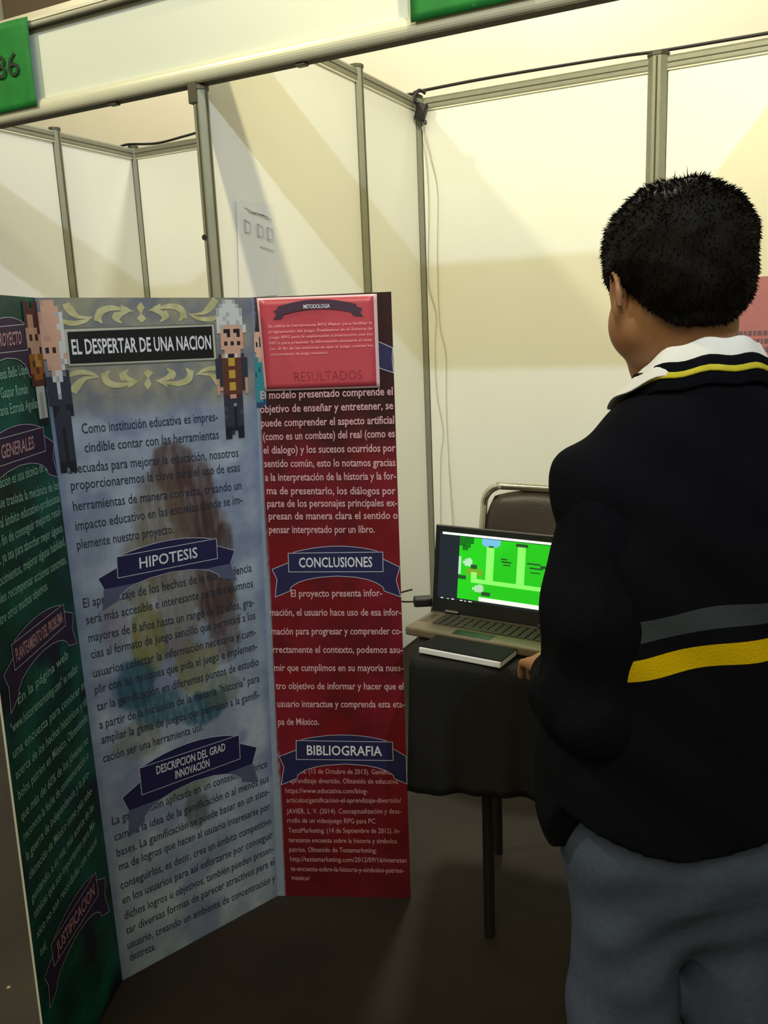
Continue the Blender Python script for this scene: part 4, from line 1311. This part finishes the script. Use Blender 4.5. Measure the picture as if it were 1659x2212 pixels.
MT['eye'] = mat('eye_white', rgb(226, 222, 216), 0.2)
MT['iris'] = mat('dark_iris', rgb(40, 24, 16), 0.2)
for s_ in (-1, 1):
    bm_ = bmesh.new()
    bmesh.ops.create_uvsphere(bm_, u_segments=16, v_segments=10, radius=.0112)
    me = bpy.data.meshes.new('eye'); bm_.to_mesh(me); bm_.free(); me.materials.append(MT['eye'])
    me.polygons.foreach_set('use_smooth', [True] * len(me.polygons))
    o = link('eye', me, per); o.location = hp(s_ * .032, .0775, .0)
    bm_ = bmesh.new(); bmesh.ops.create_uvsphere(bm_, u_segments=12, v_segments=8, radius=.0062)
    me = bpy.data.meshes.new('iris'); bm_.to_mesh(me); bm_.free(); me.materials.append(MT['iris'])
    i_ = link('iris', me, o); i_.location = HR @ np.array((0, .0060, -.002))

# hair: cropped cap plus short standing tufts
hf = Field(HC - .15, HC + .16, .004)
hf.ell(hp(-.002, -.013, .022), (.094, .106, .090), .02, HR)
hf.ell(hp(0, -.052, -.025), (.074, .056, .060), .02, HR)
def hairline(x, y, z):
    p = [HR[0][i] * (x - HC[0]) + HR[1][i] * (y - HC[1]) + HR[2][i] * (z - HC[2]) for i in range(3)]
    hl = np.interp(p[1], [-.13, -.075, -.05, -.034, -.018, .006, .016, .030, .04, .055, .075, .12], [-.094, -.100, -.086, -.060, -.030, .006, -.008, -.040, .01, .045, .062, .068])
    return (hl + .003 * np.sin(p[0] * 160) * np.sin(p[1] * 90 + 1) - p[2]) * .7
hf.cut(hairline)
G = np.random.RandomState(5)
def hn(x, y, z):
    return .0022 * np.sin(x * 95 + 1.3 * np.sin(z * 60)) * np.sin(z * 80 + y * 40) + .0014 * np.sin(y * 150 + z * 30) * np.sin(x * 120)
hf.warp(hn)
Pv, Q = hf.mesh()
hv = Pv.tolist(); hq = Q.tolist()
tri_n = np.cross(Pv[Q[:, 1]] - Pv[Q[:, 0]], Pv[Q[:, 2]] - Pv[Q[:, 0]])
tri_n /= np.linalg.norm(tri_n, axis=1)[:, None] + 1e-12
pick = G.choice(len(Q), min(9000, len(Q) * 2), replace=True)
for f in pick:
    wts = G.dirichlet(np.ones(4)); c0 = (Pv[Q[f]] * wts[:, None]).sum(0); n_ = tri_n[f]
    loc_ = HR.T @ (c0 - HC)
    if loc_[2] < -.085 and n_[2] < -.5: continue
    topness = max(0, min(1, (loc_[2] - .02) / .09))
    crown = np.array((0, -.045, .125))
    out_ = HR @ ((loc_ - crown) / (np.linalg.norm(loc_ - crown) + 1e-6))
    d = n_ * (.55 + .25 * topness) + out_ * .7 + G.normal(0, .22, 3) + np.array((0, 0, .25 * topness))
    d /= np.linalg.norm(d)
    L = (.006 + .006 * topness) * G.uniform(.6, 1.25)
    if topness > .85 and G.rand() < .05: L *= 1.7
    a = np.cross(d, n_ + .01); a /= np.linalg.norm(a) + 1e-9
    b_ = np.cross(d, a)
    w_ = .0013
    base = c0 - n_ * .002
    o = len(hv)
    hv += [(base + a * w_).tolist(), (base - a * w_ * .5 + b_ * w_ * .86).tolist(), (base - a * w_ * .5 - b_ * w_ * .86).tolist(), (base + d * L * .55 + a * w_ * .2).tolist(), (base + d * L + np.array((0, 0, -.12 * L))).tolist()]
    hq += [(o, o + 1, o + 3), (o + 1, o + 2, o + 3), (o + 2, o, o + 3), (o, o + 3, o + 4), (o + 1, o + 3, o + 4)]
hair = mesh('hair', hv, hq, MT['hair'], per, True)

# sweater body
sf = Field((-.27, -.22, .66), (.27, .24, 1.46), .006)
sf.loft([.72, .80, .86, .95, 1.05, 1.15, 1.22, 1.28, 1.33, 1.37, 1.410, 1.432], [.196, .204, .208, .206, .197, .184, .180, .168, .138, .106, .082, .074],
        [.146, .152, .154, .153, .146, .138, .128, .116, .104, .094, .086, .080], [-.012, -.012, -.010, -.006] + [0] * 8, [.0, .008, .012, .015, .01, 0, -.01, -.015, -.015, -.018, -.02, -.02], .02, 2.3)
sf.cap((-.135, -.015, 1.285), (-.06, -.018, 1.345), .072, .068, .03)
sf.cap((.135, -.015, 1.285), (.06, -.018, 1.345), .072, .068, .03)
def folds(x, y, z):
    low = np.clip((1.12 - z) / .3, 0, 1)
    return -.0035 * np.sin(z * 38 + x * 14 + 1.2 * np.sin(x * 9)) * low - .003 * np.sin(x * 30 + z * 16) * np.clip((z - .95) / .3, 0, 1) - .0025 * np.sin((x * .8 + z) * 55 + y * 10)
sf.warp(folds)
def hem(x, y, z):
    back = .787 + np.where(x > -.03, 3.0, 1.5) * (x + .03) ** 2
    front = .745 + .2 * np.abs(x) * 0
    return np.where(y < -.045, back, np.where(y < -.015, back + (front - back) * (y + .045) / .03, front)) - z
sf.cut(hem)
sf.cut(lambda x, y, z: (np.sqrt((x / .066) ** 2 + ((y + .012) / .072) ** 2) - 1) * -.066 + 0 * z - np.where(z > 1.35, 0, 1.0))
sw = sf.obj('sweater', MT['striped'], per, 2)
# sleeves
for S_, E2, W_, sg in ((L_SH, L_EL, L_WR, -1), (R_SH, R_EL, R_WR, 1)):
    S_, E2, W_ = map(np.array, (S_, E2, W_))
    lo = np.minimum(np.minimum(S_, E2), W_) - .11; hi = np.maximum(np.maximum(S_, E2), W_) + .11
    f2 = Field(lo, hi, .006)
    mid = (S_ + E2) / 2 + np.array((sg * .006, -.012, 0))
    f2.chain([S_ + np.array((-sg * .01, 0, .004)), mid, E2], [.066, .068, .068], .03)
    f2.chain([E2, E2 * .5 + W_ * .5 + np.array((0, 0, -.012)), W_], [.068, .058, .042], .03)
    d = (W_ - E2) / np.linalg.norm(W_ - E2)
    def sleeve_folds(x, y, z, E2=E2, d=d):
        r = (x - E2[0]) * d[0] + (y - E2[1]) * d[1] + (z - E2[2]) * d[2]
        near = np.exp(-((x - E2[0]) ** 2 + (y - E2[1]) ** 2 + (z - E2[2]) ** 2) / .018)
        return -.0055 * np.sin(r * 95 + z * 60) * near - .003 * np.sin(z * 42 + x * 20 - y * 25)
    f2.warp(sleeve_folds)
    f2.cut(lambda x, y, z: (x - W_[0]) * d[0] + (y - W_[1]) * d[1] + (z - W_[2]) * d[2] - .012)
    f2.obj('sleeve', MT['sweater'], sw, 2)
    cf = Field(W_ - .07, W_ + .07, .004)
    cf.cap(W_ - d * .035, W_ + d * .004, .043, .036, .004)
    cf.warp(lambda x, y, z: -.0012 * np.sin(220 * (x + .6 * z)))
    cf.obj('cuff', MT['sweater'], sw, 1)
# neck band with yellow line, shirt collar
def ringband(nm, mtl, zc, a, b_, h, th_, a0, a1, tilt, cx, cy, par, flare=0.0, n=56, drop=None, fvar=None):
    vs, fs = [], []
    prof = [(0, 0), (1, 0), (1, 1), (0, 1)]
    full = abs(a1 - a0) > 6.2
    for i in range(n + (0 if full else 1)):
        t = a0 + (a1 - a0) * i / n
        cxx, cyy = math.cos(t), math.sin(t)
        z0 = zc + tilt * b_ * cyy + (drop(t) if drop else 0)
        for u, v in prof:
            fl_ = flare * (1 - v) * (fvar(t) if fvar else 1)
            vs.append((cx + cxx * (a + th_ * u + fl_), cy + cyy * (b_ + th_ * u + fl_), z0 + h * (v - .5) + .002 * math.sin(t * 9)))
    N = n if full else n + 1
    for i in range(n if full else n):
        j = (i + 1) % N
        for k in range(4):
            fs.append((i * 4 + k, j * 4 + k, j * 4 + (k + 1) % 4, i * 4 + (k + 1) % 4))
    if not full:
        fs.append((0, 1, 2, 3)); fs.append((n * 4 + 3, n * 4 + 2, n * 4 + 1, n * 4))
    o = mesh(nm, vs, fs, mtl, par, True)
    md = o.modifiers.new('round', 'BEVEL'); md.width = min(th_, h) * .3; md.segments = 2
    return o
ringband('neck_band', MT['sweater'], 1.416, .078, .078, .036, .010, 0, 2 * PI, -.30, -.004, -.016, sw, .006)
ringband('yellow_trim', MT['yellow'], 1.418, .0800, .0800, .009, .0102, 0, 2 * PI, -.30, -.004, -.016, sw, .004)
def cdrop(t):
    return 0
ringband('shirt_collar', MT['collar'], 1.432, .067, .067, .036, .007, PI * .62 - 2 * PI, PI * .38, -.42, -.006, -.014, per, .016, 60, lambda t: -.014 * max(0, math.sin(t) + .55), lambda t: 1.0 + 1.5 * max(0, math.sin(t) + .75))
ringband('collar_stand', MT['collar'], 1.418, .063, .064, .05, .003, PI * .56 - 2 * PI, PI * .44, -.40, -.006, -.014, per, 0, 60)

# trousers
tf = Field((-.30, -.22, .03), (.30, .24, .92), .006)
tf.loft([.56, .62, .69, .75, .82, .90], [.10, .135, .160, .172, .172, .168], [.05, .085, .114, .128, .130, .12], [0] * 6, [0, -.002, -.002, .004, .010, .012], .02, 2.4)
for s_ in (-1, 1):
    tf.chain([(s_ * .080, -.008, .74), (s_ * .090, .0, .45), (s_ * .112, -.012, .07)], [.096, .078, .070], .03)
def tfold(x, y, z):
    back = np.clip((-y) / .08, 0, 1)
    return (-.0045 * np.sin((z - .5 * x + .25 * np.abs(x)) * 52 + 1.0) * np.exp(-((z - .64) / .12) ** 2) * back - .004 * np.sin(x * 45 + z * 22) * np.clip((.8 - z) / .2, 0, 1) - .003 * np.sin(z * 30 + x * 12 + y * 15))
tf.warp(tfold)
tf.obj('trousers', MT['trouser'], per, 2)
# shoes
for s_ in (-1, 1):
    f3 = Field((s_ * .125 - .08, -.12, -.005), (s_ * .125 + .08, .24, .14), .005)
    f3.chain([(s_ * .116, -.045, .045), (s_ * .122, .07, .042), (s_ * .13, .165, .036)], [.045, .048, .040], .02)
    f3.cap((s_ * .116, -.03, .05), (s_ * .116, -.02, .10), .046, .048, .02)
    f3.cut(lambda x, y, z: .004 - z)
    so = f3.obj('shoe', MT['shoe'], per, 1)
    b = MB(); b.prism([(s_ * .122 + .046 * math.cos(a) * (1 if math.sin(a) < 0 else 1.05), .06 + .14 * math.sin(a)) for a in np.linspace(0, 2 * PI, 28, endpoint=False)], .0, .014)
    b.build('sole', MT['black_plastic'], so)
